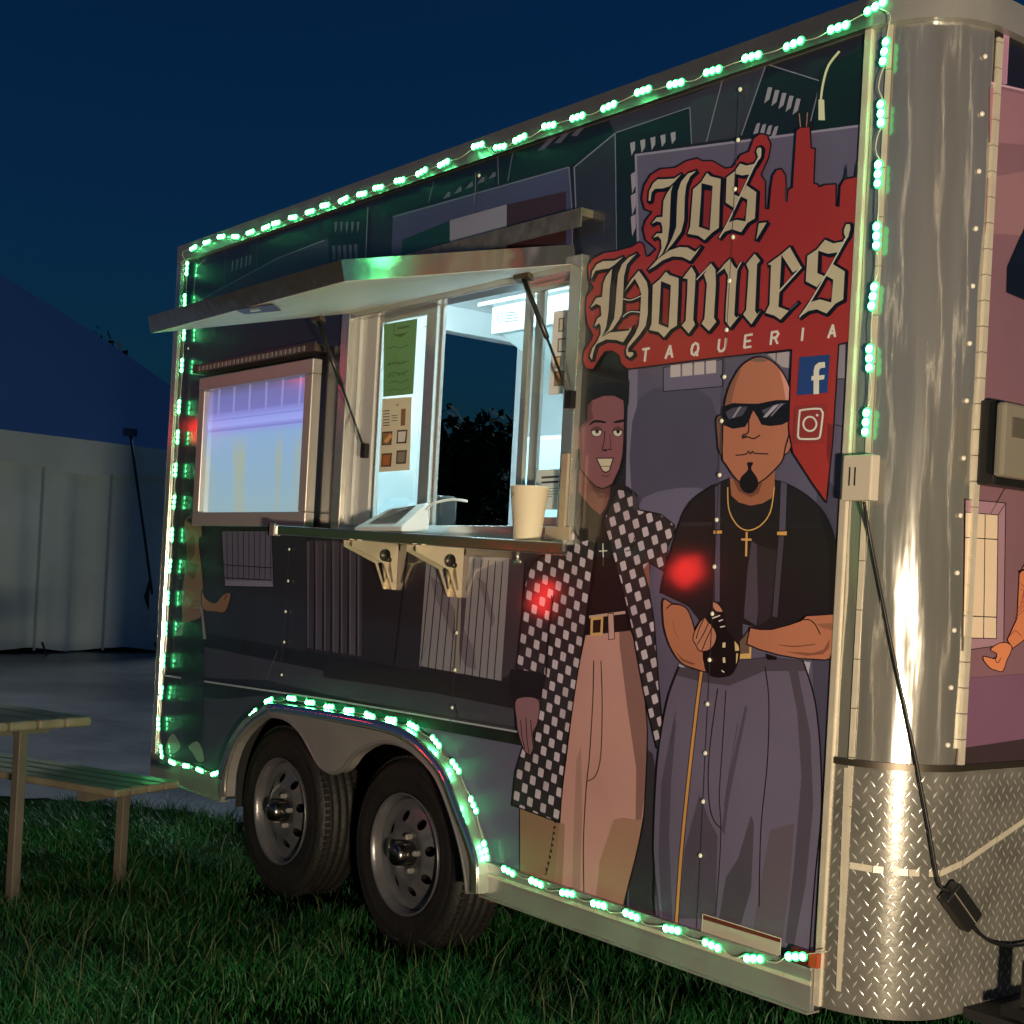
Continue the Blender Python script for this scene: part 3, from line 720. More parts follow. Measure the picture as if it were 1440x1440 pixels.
# vertical seams of the wall sheets, along the rivet lines
for ln in ([(1041,120),(1015,592),(985,1203),(978,1340)], [(674,240),(668,300)], [(648,800),(633,1030)], [(407,765),(394,960)]):
    p = Print(); p.frame(0, 0, 1); p.line(ln, 0.9, (58,52,56), sm=False); p.build('panel_seam', side_wall)

# ---------------------------------------------------------------- trailer body
def part(mb, name, mat, parent=trailer, bevel=0.0): return mb.build(name, mat, parent, bevel)
def corner_pts(r_off, z, a0=0.0, a1=90.0, n=14):
    """points on the rounded nose corner; 0 deg faces the side, 90 deg faces the nose"""
    out = []
    for k in range(n+1):
        a = R(a0 + (a1-a0)*k/n)
        out.append((X1 + (RC+r_off)*math.sin(a), RC - (RC+r_off)*math.cos(a), z))
    return out
def sheet(mb, lower, upper, m=None, smooth=True):
    n = len(lower); mb.add(list(lower)+list(upper), [(i, i+1, n+i+1, n+i) for i in range(n-1)], m, smooth); return mb
ZD = 0.94
# rounded corner panel in polished sheet, several rows so dents can show
mb = MB()
zs = [ZD + (2.725-ZD)*k/30 for k in range(31)]
rows = []
for z in zs:
    row = []
    for k in range(19):
        a = 90.0*k/18
        dent = 0.0022*math.sin(z*7.3+a*0.11) * math.sin(a*0.21+1.3) + 0.0014*math.sin(z*17+a*0.3)
        if k in (0, 18): dent = 0
        row.append(corner_pts(dent, z, a, a, 1)[0])
    rows.append(row)
V = [v for r_ in rows for v in r_]
mb.add(V, [(i*19+k, i*19+k+1, (i+1)*19+k+1, (i+1)*19+k) for i in range(30) for k in range(18)], None, True)
corner = part(mb, 'corner_panel', CORNM)
# diamond plate apron round the corner and across the nose
mb = MB()
lo = [(X1-0.004, -0.004, 0.345)] + corner_pts(0.004, 0.345) + [(XF+0.004, WID-RC, 0.345)]
hi = [(x, y, ZD) for x, y, z in lo]
sheet(mb, lo, hi)
apron = part(mb, 'diamond_plate_apron', TREADP)
mb = MB()
s_len = RC*math.pi/2
def apron_pt(s_, z, off):
    if s_ < 0: return (X1 + s_, -0.004-off, z)
    if s_ < s_len: return corner_pts(0.004+off, z, math.degrees(s_/RC), math.degrees(s_/RC), 1)[0]
    return (XF+0.004+off, RC + (s_-s_len), z)
i = 0; zz = 0.365
while zz < ZD-0.02:
    ss = 0.010 + (0.0165 if i % 2 else 0)
    while ss < 1.35:
        ang = R(58 if i % 2 else -50) + random.uniform(-0.08, 0.08)
        L, wd_ = 0.0118, 0.0026
        ca, sa = math.cos(ang), math.sin(ang)
        vs = [apron_pt(ss+ca*L, zz+sa*L, 0.0002), apron_pt(ss-sa*wd_, zz+ca*wd_, 0.0002), apron_pt(ss-ca*L, zz-sa*L, 0.0002), apron_pt(ss+sa*wd_, zz-ca*wd_, 0.0002), apron_pt(ss, zz, 0.0022)]
        mb.add(vs, [(0,1,4),(1,2,4),(2,3,4),(3,0,4)], None, True)
        ss += 0.033
    zz += 0.0178; i += 1
stuff(part(mb, 'raised_tread', TREADB, apron))
# nose panel with its own mural
mb = MB(); mb.box((XF-0.02, RC, ZD), (XF, WID-RC, 2.70)); nose = part(mb, 'nose_panel', vinyl((110, 75, 76)))
p = Print('front', lambda c: vinyl(tuple(int(v*0.86) for v in c)))
NF = (1350, 0, 90/324.0); MF = (1340, 540, 100/343.0)
p.frame(*NF)
p.poly([(180,130),(420,190),(420,470),(165,420)], (26,20,20)); p.lined([(228,150),(250,150),(236,425),(178,415)], (168,118,130), 0.8, ink=(190,140,150)); p.line([(160,420),(420,480)], 3.0, (196,150,160), sm=False)
p.poly([(150,440),(420,500),(420,740),(150,720)], (148,102,104)); p.poly([(140,900),(420,850),(420,1200),(130,1180)], (146,102,98)); p.poly([(420,1020),(420,1560),(234,1480),(238,1350),(330,1140)], (16,14,15))
p.build('mural_nose_sky', nose)
p = Print('front', lambda c: vinyl(tuple(int(v*0.86) for v in c))); p.k = 20
p.frame(*MF)
p.lined([(60,556),(255,574),(245,1258),(50,1286)], (162,118,120), 1.2); p.lined([(60,618),(218,632),(210,1228),(50,1224)], (232,190,150), 1.2)
p.line([(156,630),(148,1226)], 1.2, INK, sm=False); p.line([(60,740),(216,750)], 1.4, INK, sm=False); p.line([(50,1118),(210,1125)], 1.4, INK, sm=False); p.line([(255,574),(218,632)], 1.0, INK, sm=False); p.line([(180,630),(255,495)], 0.8, INK, sm=False)
p.lined([(320,920),(345,870),(460,880),(460,1060),(350,1230),(290,1275),(262,1235),(310,1130)], (206,118,74), 1.2); p.line([(318,905),(345,895)], 2.4, INK, sm=False); p.line([(275,1215),(300,1190),(330,1215)], 1.0, (120,50,40))
for k in range(6): p.line([(322+6*k,960+30*k),(345,980+22*k),(340-8*k,1010+24*k)], 0.9, (140,60,56))
p.lined([(182,1280),(225,1250),(265,1250),(285,1275),(262,1330),(240,1385),(205,1380),(180,1370),(150,1335),(148,1315),(172,1318),(205,1325),(210,1300)], (212,124,78), 1.2, sm=True)
p.line([(200,1318),(215,1345),(232,1322)], 0.9, INK)
p.poly([(50,1420),(460,1390),(460,2000),(30,2000)], (118,78,92)); p.poly([(20,1760),(420,1700),(420,1850),(10,1850)], (60,44,42))
p.build('mural_nose_street', nose)
# trims: corner beads, their screws, belt line between polished panel and apron
mb = MB(); mb.box((X1-0.010, -0.012, 0.345), (X1+0.012, 0.0005, 2.72)); part(mb, 'edge_trim', TRIM, trailer, 0.003)
mb = MB()
z = ZD + 0.012
while z < 2.69:
    h = min(0.062, 2.70 - z); mb.box((XF-0.004, RC-0.010, z), (XF+0.009, RC+0.010, z+h-0.0025)); z += h
part(mb, 'edge_trim', TRIM)
mb = MB(); z = 0.72
while z < 2.70:
    c_ = corner_pts(0.004, z, 15, 15, 1)[0]
    h = 0.118; mb.obox((c_[0], c_[1], z+h/2), (0.0065*math.cos(R(15)), 0.0065*math.sin(R(15)), 0), (0.002*math.sin(R(15)), -0.002*math.cos(R(15)), 0), (0, 0, h/2-0.0012)); z += h
part(mb, 'inner_trim', TRIM)
mb = MB(); lo = [(X1-0.006, -0.010, ZD-0.004)] + corner_pts(0.009, ZD-0.004) + [(XF+0.009, WID-RC, ZD-0.004)]
sheet(mb, lo, [(x, y, z+0.016) for x, y, z in lo]); sheet(mb, [(x, y, z+0.016) for x, y, z in lo], [(X1-0.006, 0, ZD+0.0125)]+corner_pts(0.0, ZD+0.0125)+[(XF, WID-RC, ZD+0.0125)])
part(mb, 'apron_trim', pmat('dark_trim', (0.12, 0.10, 0.08), 0.4, 0.8))
mb = MB()
tape = [(s_, 0.70 - 0.02*s_) for s_ in (0.065, 0.12, 0.2, 0.28, 0.36, 0.5, 0.66)]
def tp(s_, z): return Vector(apron_pt(s_, z, 0.003))
for k in range(len(tape)-1):
    (a, za), (b, zb_) = tape[k], tape[k+1]
    za += max(0, a-0.3)*0.35; zb_ += max(0, b-0.3)*0.35
    mb.add([tp(a+0.001, za-0.008), tp(b-0.001, zb_-0.008), tp(b-0.001, zb_+0.008), tp(a+0.001, za+0.008)], [(0,1,2,3)], None)
mb.add([tp(0.050, 0.395), tp(0.062, 0.395), tp(0.065, 0.71), tp(0.052, 0.93), tp(0.040, 0.93)], [(0,1,2,3,4)])
part(mb, 'weather_strip', TRIM, apron)
# belt / wheel side rails
a0x, a1x = W(317,1120).x, W(682,1256).x
for x0, x1 in ((X0, a0x-0.003), (a1x+0.003, X1-0.012)):
    mb = MB(); mb.box((x0, -0.018, 0.328), (x1, -0.0005, 0.428)); mb.box((x0, -0.027, 0.322), (x1, 0.02, 0.3275)); mb.box((x0, -0.024, 0.4285), (x1, -0.002, 0.436))
    part(mb, 'bottom_rail', ALUS)
mb = MB(); x = a1x + 0.03
while x < X1-0.09:
    mb.box((x, -0.0225, 0.392), (x+0.085, -0.0185, 0.403)); x += 0.0875
part(mb, 'rail_bead', TRIM)
mb = MB(); lo = [(X0, -0.022, 2.716), (X1, -0.022, 2.716)] + corner_pts(0.022, 2.716) + [(XF+0.022, WID-RC, 2.716)]
hi = [(x, y, 2.79) for x, y, z in lo]; sheet(mb, lo, hi)
inn = [(X0, 0.05, 2.815), (X1, 0.05, 2.815)] + [(X1+(RC-0.05)*math.sin(R(90*k/14)), RC-(RC-0.05)*math.cos(R(90*k/14)), 2.815) for k in range(15)] + [(XF-0.05, WID-RC, 2.815)]
sheet(mb, hi, inn); sheet(mb, [(X0, 0.002, 2.714), (X1, 0.002, 2.714)] + corner_pts(0.0, 2.714) + [(XF, WID-RC, 2.714)], lo)
part(mb, 'top_rail', ALUS)
mb = MB(); mb.box((X0-0.012, -0.014, 0.33), (X0+0.034, -0.0005, 2.715)); mb.box((X0-0.016, -0.0135, 0.33), (X0-0.0125, 0.05, 2.715)); mb.box((X0+0.0345, -0.009, 0.44), (X0+0.046, -0.0005, 2.71)); part(mb, 'rear_corner_post', ALUB, trailer, 0.004)
# roof, far wall, rear wall with doorway, floor, lining
mb = MB(); mb.box((X0, 0.05, 2.76), (XF-0.05, WID, 2.81)); part(mb, 'roof', WHITE)
mb = MB(); mb.box((X0, WID-0.04, 0.45), (XF, WID, 2.76)); part(mb, 'far_wall', WHITE)
DY0, DY1, DZ1 = 1.36, 2.04, 2.62
mb = MB(); mb.box((X0, 0.05, 0.45), (X0+0.045, DY0, 2.759)); mb.box((X0, DY1, 0.45), (X0+0.045, WID-0.041, 2.759)); mb.box((X0, DY0+0.0005, DZ1), (X0+0.045, DY1-0.0005, 2.759)); rear = part(mb, 'rear_wall', WHITE)
mb = MB(); mb.box((X0-0.02, DY1-0.02, 0.5), (X0+0.05, DY1+0.02, DZ1)); mb.box((X0-0.02, DY0-0.02, 0.5), (X0+0.05, DY0+0.02, DZ1)); mb.box((X0-0.02, DY0-0.02, DZ1+0.001), (X0+0.07, DY1+0.02, DZ1+0.06)); part(mb, 'door_frame', WHITE, rear)
mb = MB(); mb.box((X0+0.05, 0.345, 0.44), (XF-0.03, WID-0.045, 0.50)); part(mb, 'floor', pmat('floor_sheet', (0.3,0.3,0.3), 0.5))
mb = MB(); mb.box((XF-0.06, 0.30, 0.5), (XF-0.0205, WID-0.045, 2.755)); mb.box((1.2, 0.30, 0.5), (1.24, 1.5, 2.755)); part(mb, 'inner_partition', WHITE)
mb = MB(); lz = [(x, z) for x, z in ((X0+0.05, 1.03), (X1, 1.03), (X1, 2.755), (X0+0.05, 2.755))]
prism(mb, lz, 0.0455, 0.050, None, [hole]); 
part(mb, 'wall_lining', WHITE)
# wheel well and chassis
mb = MB(); mb.box((a0x+0.01, 0.32, 0.30), (a1x-0.02, 0.335, 1.02)); mb.box((a0x+0.005, 0.046, 0.30), (a0x+0.012, 0.335, 1.02)); mb.box((a1x-0.02, 0.046, 0.36), (a1x-0.012, 0.335, 1.02)); mb.box((a0x, 0.046, 1.021), (a1x, 0.335, 1.03)); part(mb, 'wheel_well', DARKIN)
mb = MB()
for y in (0.42, 1.62): mb.box((X0+0.1, y, 0.30), (XF-0.1, y+0.06, 0.44))
for x in (-1.7, -1.2, 0.55, 1.1, 1.7): mb.box((x, 0.1, 0.36), (x+0.05, 2.0, 0.435))
part(mb, 'chassis_frame', DARKIN)
mb = MB(); mb.bar((0.30, 0.16, 0.30), (0.46, 0.16, 0.285), 0.05, 0.022); mb.bar((0.30, 0.16, 0.272), (0.40, 0.16, 0.262), 0.05, 0.018); part(mb, 'spring_hanger', pmat('rusty_steel', (0.16,0.09,0.05), 0.7, 0.4, var=0.3))
# wheels
def wheel(cx):
    c = (cx, 0.0, 0.345)
    w = bpy.data.objects.new('wheel', None); COL.objects.link(w); w.parent = trailer; w.matrix_parent_inverse = Matrix.Translation(-Vector(trailer.location)); w.empty_display_size = 0.1
    y0, y1 = 0.045, 0.255
    ty = [(0.205, y0+0.022), (0.222, y0+0.010), (0.235, y0+0.012), (0.262, y0+0.002), (0.292, y0), (0.296, y0+0.003), (0.300, y0), (0.318, y0+0.006), (0.332, y0+0.018), (0.339, y0+0.034)]
    for k in range(4):
        yy = y0 + 0.060 + 0.034*k
        ty += [(0.3425, yy-0.017), (0.3435, yy-0.005), (0.336, yy-0.0035), (0.336, yy+0.0035), (0.3435, yy+0.005)]
    ty += [(0.339, y1-0.030), (0.328, y1-0.014), (0.300, y1), (0.235, y1-0.01), (0.205, y1-0.02)]
    mb = MB(); mb.lathe(ty, 72, None, 'y', c); part(mb, 'tyre', RUBBER, w)
    mb = MB()                       # tread blocks along the shoulder and the centre ribs
    for k in range(84):
        a = 2*math.pi*k/84
        ca, sa = math.cos(a), math.sin(a); rad = Vector((ca,0,sa)); tan = Vector((-sa,0,ca))
        for yy, wy in ((y0+0.036, 0.016), (y1-0.036, 0.016)):
            mb.obox(Vector(c)+rad*0.3405+Vector((0,yy,0)), tan*0.0085, (0,wy*0.8,0), rad*0.0045)
    stuff(part(mb, 'tread_block', RUBBER, w))
    mb = MB()
    mb.lathe([(0.212, y0+0.010), (0.216, y0+0.004), (0.214, y0+0.0), (0.208, y0+0.003), (0.203, y0+0.018), (0.196, y0+0.040), (0.192, y0+0.075), (0.192, y0+0.14), (0.198, y0+0.19)], 64, None, 'y', c)
    part(mb, 'rim', RIMM, w)
    yd = y0 + 0.036
    ring = lambda r, n=40, cx_=0, cz=0: [(cx_+r*math.cos(2*math.pi*k/n), cz+r*math.sin(2*math.pi*k/n)) for k in range(n)]
    holes = [ring(0.0185, 14, 0.132*math.cos(2*math.pi*(k+0.3)/8), 0.132*math.sin(2*math.pi*(k+0.3)/8)) for k in range(8)] + [ring(0.042, 24)]
    vs, tr = cdt([ring(0.193, 56)], holes)
    def dish(x, z):
        r_ = math.hypot(x, z)
        return yd - 0.020*math.exp(-((r_-0.10)/0.035)**2) + 0.010*math.exp(-((r_-0.165)/0.02)**2)
    # refine the dish by adding inner rings through extra constraint circles
    extra = [ring(r_, 40) for r_ in (0.175, 0.160, 0.105, 0.085, 0.065)]
    V2 = [Vector(q) for q in ring(0.193, 56)]; E2 = []; fl = []
    def addloop(l):
        b = len(V2); V2.extend(Vector(q) for q in l); E2.extend((b+i, b+(i+1) % len(l)) for i in range(len(l)))
    V2 = []; E2 = []
    addloop(ring(0.193, 56)); nh0 = len(V2)
    for l in holes + extra: addloop(l)
    ov, oe, of, _, _, _ = delaunay_2d_cdt(V2, E2, [], 1, 1e-5)
    tris = []
    for t in of:
        mx = sum(ov[i].x for i in t)/3; mz = sum(ov[i].y for i in t)/3
        if math.hypot(mx, mz) < 0.0415: continue
        if any(math.hypot(mx-0.132*math.cos(2*math.pi*(k+0.3)/8), mz-0.132*math.sin(2*math.pi*(k+0.3)/8)) < 0.0183 for k in range(8)): continue
        tris.append(tuple(t))
    mb = MB(); mb.add([(c[0]+v.x, dish(v.x, v.y), c[2]+v.y) for v in ov], tris, None, True)
    o = part(mb, 'wheel_disc', RIMM, w)
    mb = MB(); mb.lathe([(0.043, yd+0.01), (0.043, yd-0.035), (0.040, yd-0.060), (0.034, yd-0.074), (0.018, yd-0.079), (0.0005, yd-0.080)], 28, None, 'y', c); part(mb, 'hub_cap', pmat('hub_metal', (0.25,0.24,0.23), 0.25, 1.0), w)
    mb = MB(); mb.lathe([(0.19, yd+0.05), (0.0005, yd+0.05)], 32, None, 'y', c); part(mb, 'shade_disc', DARKIN, w)  # black disc puts the shade behind the wheel holes
    for k in range(5):
        a = 2*math.pi*k/5+0.2; mb = MB(); mb.lathe([(0.0105, yd-0.008), (0.0105, yd-0.028), (0.006, yd-0.033), (0.0004, yd-0.033)], 6, None, 'y', (c[0]+0.062*math.cos(a), 0, c[2]+0.062*math.sin(a)), False); part(mb, 'wheel_nut', ALUS, w)
    return w
wheel(-0.005); wheel(-0.915)
mb = MB()
for x in (-0.005, -0.915): mb.tube([(x, 0.15, 0.345), (x, 1.95, 0.345)], 0.035, 10)
part(mb, 'axle', DARKIN)
# fender: aluminium skirt with two arches and a rolled lip
FO, FI = px2(FEND_OUT, -0.03), px2(FEND_IN, -0.03)
FOs = smooth_pts(FO, False, 3); FIs = smooth_pts(FI, False, 3)
mb = MB(); prism(mb, FOs + FIs, -0.055, -0.003); fender = part(mb, 'fender', ALUS)
lip = [Vector((x, -0.050, z)) for x, z in FIs]
mb = MB(); mb.tube(lip, 0.008, 8); part(mb, 'fender_lip', ALU, fender)
mb = MB(); top = [(x, z) for x, z in FOs[3:]]
inner = []
for k in range(len(top)):
    a = Vector(top[max(k-1, 0)]); b = Vector(top[min(k+1, len(top)-1)]); d = (b-a).normalized(); inner.append((top[k][0]+d.y*0.035*(1), top[k][1]-abs(d.x)*0.035))
mb.add([(x, -0.068, z) for x, z in top] + [(x, -0.064, z) for x, z in inner] + [(x, -0.0555, z+0.001) for x, z in top], [(i, i+1, len(top)+i+1, len(top)+i) for i in range(len(top)-1)] + [(i+1, i, 2*len(top)+i, 2*len(top)+i+1) for i in range(len(top)-1)], None, True)
part(mb, 'fender_band', CHROME, fender)
# rivets and panel screws
RIV = [(407,772.5),(405.5,817),(402,860),(400,903),(396.5,949),(642.5,890),(640,942),(636,995),(1038,197),(1034,266),(1031,333.5),(1026,395),(1022,464),(1019,530),(1015,592),(1012,668),(1008,731),(1005,797),(1002,863),(998,928),(995,990),(992,1059),(989,1127),(985,1203),(674,247),(1041,126),(265,490),(224,978)]
rv = MB(); rv.lathe([(0.0062, 0), (0.0058, -0.003), (0.0035, -0.005), (0.0003, -0.0055)], 10, None, 'y')
rmesh = None
RIVM = pmat('rivet_white', (0.85, 0.80, 0.70), 0.35, 0.0)
def rivet(loc, rot=0.0, parent=side_wall):
    global rmesh
    if rmesh is None:
        o = rv.build('rivet', RIVM, None); rmesh = o.data; COL.objects.unlink(o); bpy.data.objects.remove(o)
    o = bpy.data.objects.new('rivet', rmesh); COL.objects.link(o); o.parent = parent; o.location = loc; o.rotation_euler = (0, 0, rot)
for a, b in RIV:
    q = W(a, b, -0.0115); rivet(q)
for k in range(13):
    z = 1.0 + 0.137*k; c_ = corner_pts(0.001, z, 78, 78, 1)[0]; rivet(Vector(c_)-Vector((0,0,0)), R(78), corner)
# reflector on the foot of the wall
mb = MB(); a, b = W(1114, 1362, -0.02), W(1150, 1375, -0.02)
mb.box((a.x, -0.027, 0.440), (a.x+0.055, -0.006, 0.475), pmat('reflector_dark', (0.10,0.015,0.012), 0.25)); mb.box((a.x+0.0555, -0.027, 0.440), (b.x, -0.006, 0.475), pmat('reflector_orange', (0.40,0.07,0.025), 0.25)); part(mb, 'side_reflector', None)

# ---- service window
fr_y = 0.030
def wx(px, py=600, y=fr_y): return W(px, py, y).x
mb = MB(); t = 0.028
mb.box((wl-0.03, -0.030, wb-0.028), (wl+t, 0.046, wt+0.02)); mb.box((wr-t, -0.030, wb-0.028), (wr+0.026, 0.046, wt+0.02)); mb.box((wl+t+0.0005, -0.029, wt-t), (wr-t-0.0005, 0.046, wt+0.019)); mb.box((wl+t+0.0005, -0.029, wb-0.027), (wr-t-0.0005, 0.046, wb+t))
swin = part(mb, 'service_window', ALUB, trailer, 0.004)
xa, xb, xc, xd, xe = wx(531), wx(597), wx(612), wx(735), wx(753)
mb = MB(); mb.box((wl+t+0.001, -0.008, wb+t+0.001), (wl+t+0.045, 0.044, wt-t-0.001)); mb.box((wl+t+0.050, 0.006, wb+t+0.001), (xa, 0.044, wt-t-0.001)); part(mb, 'jamb_panel', pmat('jamb_white', (0.66,0.66,0.63), 0.35, 0.2), swin)
def sash(x0, x1, y, wl_, wr_):
    mb = MB(); z0, z1 = wb+t+0.001, wt-t-0.001
    mb.box((x0, y, z0), (x0+wl_, y+0.018, z1)); mb.box((x1-wr_, y, z0), (x1, y+0.018, z1)); mb.box((x0+wl_, y+0.001, z1-0.026), (x1-wr_, y+0.017, z1)); mb.box((x0+wl_, y+0.001, z0), (x1-wr_, y+0.017, z0+0.030))
    s_ = part(mb, 'sash', ALUB, swin, 0.002)
    mb = MB(); mb.box((x0+wl_-0.002, y+0.007, z0+0.028), (x1-wr_+0.002, y+0.011, z1-0.024)); part(mb, 'pane', GLASS, swin)
sash(xa+0.002, xc, 0.012, 0.024, xc-xb-0.004)
sash(xd, wr-t-0.001, 0.012, 0.030, 0.012)
for a_, b_ in ((xd+0.034, xe+0.01), (xc-0.030, xc+0.012)):
    mb = MB(); mb.box((a_, 0.0325, wb+t+0.001), (b_, 0.0445, wt-t-0.001)); part(mb, 'mullion', ALUS, swin)
# ---- raised hatch
HT = 0.056
hA, hB = Vector((wl+0.02, -0.032, 2.352)), Vector((wr-0.012, -0.032, 2.352))
hC, hD = Vector((0.848, -0.83, 2.160)), Vector((-0.412, -0.83, 2.153))
hn = (hB-hA).cross(hD-hA).normalized()
if hn.z < 0: hn = -hn
mb = MB(); top = [hA, hB, hC, hD]; bot = [v - hn*HT for v in top]
mb.add(top+bot, [(0,1,2,3)], vinyl((40,38,44))); mb.add(top+bot, [(0,4,5,1),(1,5,6,2),(2,6,7,3),(3,7,4,0)], CHROME)
hatch = part(mb, 'service_hatch', None)
c4 = sum(bot, Vector())/4
ins = [c4 + (v-c4)*0.985 - hn*0.0012 for v in bot]
mb = MB(); mb.add(ins + [v+hn*0.001 for v in ins], [(3,2,1,0),(0,1,5,4),(1,2,6,5),(2,3,7,6),(3,0,4,7)]); part(mb, 'hatch_lining', HATCHW, hatch)
mb = MB(); rim = [c4 + (v-c4)*1.0 - hn*0.0004 for v in bot]
for i in range(4):
    a, b = rim[i], rim[(i+1) % 4]; ai, bi = c4+(a-c4)*0.984, c4+(b-c4)*0.984
    mb.add([a, b, bi, ai], [(0,1,2,3)])
part(mb, 'hatch_edge', ALUS, hatch)
def HP(px, py, off=0.0):
    d = ray(px, py); o = bot[0] - hn*off
    return CAM + d*(((o-CAM).dot(hn))/d.dot(hn))
mb = MB(); q = [HP(330,436,0.003), HP(385,428,0.003), HP(396,437,0.003), HP(345,442,0.003)]
mb.add(q, [(0,1,2,3)]); part(mb, 'latch_slot', BLACKP, hatch)
mb = MB(); mb.bar(HP(352,437,0.006), HP(366,435,0.006), 0.012, 0.006); part(mb, 'latch', ALUB, hatch)
mb = MB(); mb.box((wl-0.02, -0.045, 2.428), (wr+0.035, -0.0005, 2.452)); mb.box((wl-0.02, -0.050, 2.395), (wr+0.035, -0.046, 2.452)); part(mb, 'drip_rail', pmat('old_aluminium', (0.42,0.36,0.28), 0.45, 0.8, var=0.25, vscale=30))
for (pa, pb, nm) in ((HP(735,384), W(802,562,-0.036), 0), (bot[3].lerp(bot[0], 0.80)+Vector((0.02,0,0)), W(513,634,-0.036), 1)):
    mb = MB(); mid = pa.lerp(pb, 0.52); mb.tube([pa-hn*0.02, mid], 0.0085, 10); mb.tube([mid, pb], 0.0045, 8)
    st = part(mb, 'gas_strut', pmat('strut_black', (0.03,0.028,0.026), 0.3, 0.4))
    mb = MB(); mb.obox(pa-hn*0.012, (0.035,0,0), (0,0.012,-0.004), hn*0.010); part(mb, 'strut_bracket', pmat('bracket_brown', (0.10,0.08,0.06), 0.5, 0.6), st)
    mb = MB(); mb.obox(pb, (0.014,0,0), (0,0.010,0), (0,0,0.026)); part(mb, 'strut_bracket', BLACKP, st)
# ---- fold-down shelf with its two brackets
sL, sR = Vector((-0.68, -0.18, 1.490)), Vector((1.050, -0.18, 1.449))
mb = MB(); bl, br_ = Vector((-0.630, -0.0595, 1.490)), Vector((0.93, -0.0595, 1.449))
up = Vector((0,0,0.036)); V = [sL-up, sR-up, br_-up, bl-up, sL, sR, br_, bl]
mb.add(V, [(0,3,2,1),(4,5,6,7),(0,1,5,4),(1,2,6,5),(2,3,7,6),(3,0,4,7)]); shelf = part(mb, 'serving_shelf', CHROME, trailer, 0.004)
mb = MB(); mb.box((sL.x-0.012, -0.188, 1.450), (sL.x+0.035, -0.1805, 1.495)); mb.box((sL.x-0.012, -0.188, 1.450), (sL.x-0.0005, -0.14, 1.495)); part(mb, 'shelf_end_cap', ALU, shelf)
BRK = pmat('bracket_tan', (0.62, 0.52, 0.38), 0.45, 0.5, var=0.1)
for bx in (-0.09, 0.305):
    zt = 1.490 - 0.041*(bx+0.68)/1.73 - 0.0365
    tri = [(-0.004, zt-0.165), (-0.022, zt-0.165), (-0.062, zt-0.075), (-0.195, zt-0.022), (-0.195, zt-0.001), (-0.004, zt-0.001)]
    hl = [(-0.018, zt-0.14), (-0.026, zt-0.14), (-0.052, zt-0.075), (-0.034, zt-0.066)]
    mb = MB()
    vs, tr_ = cdt([tri], [hl]); n = len(vs)
    for off in (-0.030, 0.024):
        V = [(bx+off, y, z) for y, z in vs] + [(bx+off+0.005, y, z) for y, z in vs]
        mb.add(V, [(a, b, c) for a, b, c in tr_] + [(c+n, b+n, a+n) for a, b, c in tr_])
        for lp in (tri, hl):
            k = len(lp); mb.add([(bx+off, y, z) for y, z in lp] + [(bx+off+0.005, y, z) for y, z in lp], [(i, (i+1) % k, (i+1) % k+k, i+k) for i in range(k)])
    mb.box((bx-0.025, -0.012, zt-0.165), (bx+0.024, -0.004, zt-0.002)); mb.box((bx-0.0245, -0.175, zt-0.006), (bx+0.0235, -0.012, zt-0.0015))
    bk = part(mb, 'shelf_bracket', BRK)
    mb = MB(); mb.tube([(bx-0.036, -0.045, zt-0.060), (bx+0.040, -0.045, zt-0.060)], 0.009, 10); mb.tube([(bx+0.029, -0.060, zt-0.045), (bx+0.034, -0.060, zt-0.045)], 0.022, 14); part(mb, 'pivot_bolt', pmat('bolt_dark', (0.08,0.07,0.06), 0.4, 0.8), bk)
mb = MB(); q = W(727, 796, -0.13); mb.tube([(q.x, -0.13, 1.420), (q.x, -0.13, 1.392)], 0.006, 8); mb.tube([(q.x-0.018, -0.13, 1.390), (q.x+0.018, -0.13, 1.390)], 0.005, 8); part(mb, 'shelf_latch', ALUB)
# sill angle between window and shelf
mb = MB(); mb.box((-0.46, -0.040, 1.4485), (wr+0.02, -0.031, 1.478)); part(mb, 'window_sill', ALUB)
mb = MB(); mb.box((wr-0.060, -0.045, 1.462), (wr+0.055, -0.0405, 1.500)); mb.box((wr+0.000, -0.045, 1.5005), (wr+0.028, -0.036, 1.72)); part(mb, 'shelf_hinge_arm', BRK)

# hitch jack by the nose
mb = MB(); q = FX(1438, 1345, 2.26); mb.tube([(2.26, q.y+0.05, 0.10), (2.26, q.y+0.05, 0.50)], 0.026, 14, BLACKP); mb.box((2.21, q.y+0.0, 0.37), (2.31, q.y+0.10, 0.395), BLACKP); mb.box((XF+0.006, q.y+0.0, 0.335), (2.7, q.y+0.30, 0.36), DARKIN); part(mb, 'hitch_jack', None)

# ================================================================ INSIDE THE TRAILER
COOL = (0.62, 0.92, 1.0)
for k, (x, ly) in enumerate(((-0.95, 0.55), (0.25, 0.42))):
    lt = thing('ceiling_light', ('white ceiling light strip inside the trailer towards its rear door', 'white ceiling light strip inside the trailer above the service window')[k], 'ceiling light', (x, ly, 2.755))
    mb = MB(); mb.box((x-0.36, ly-0.04, 2.735), (x+0.36, ly+0.04, 2.754)); mb.build('housing', WHITE, lt)
    for e_ in (-0.34, 0.34):
        mb = MB(); mb.box((x+e_-0.01, ly-0.02, 2.62), (x+e_+0.01, ly+0.02, 2.7345)); mb.build('tube_holder', WHITE, lt)
    mb = MB(); mb.tube([(x-0.329, ly, 2.64), (x+0.329, ly, 2.64)], 0.022, 12); mb.build('tube', pmat('lamp_diffuser', (0.9,0.9,0.9), 0.5, emit=COOL, estr=215.0), lt)
hd = thing('extractor_hood', 'white extractor hood with a printed label hanging inside the trailer', 'hood', (-0.9, 1.75, 2.3))
h0 = W(690, 470, 1.30); h1 = W(692, 432, 1.30)
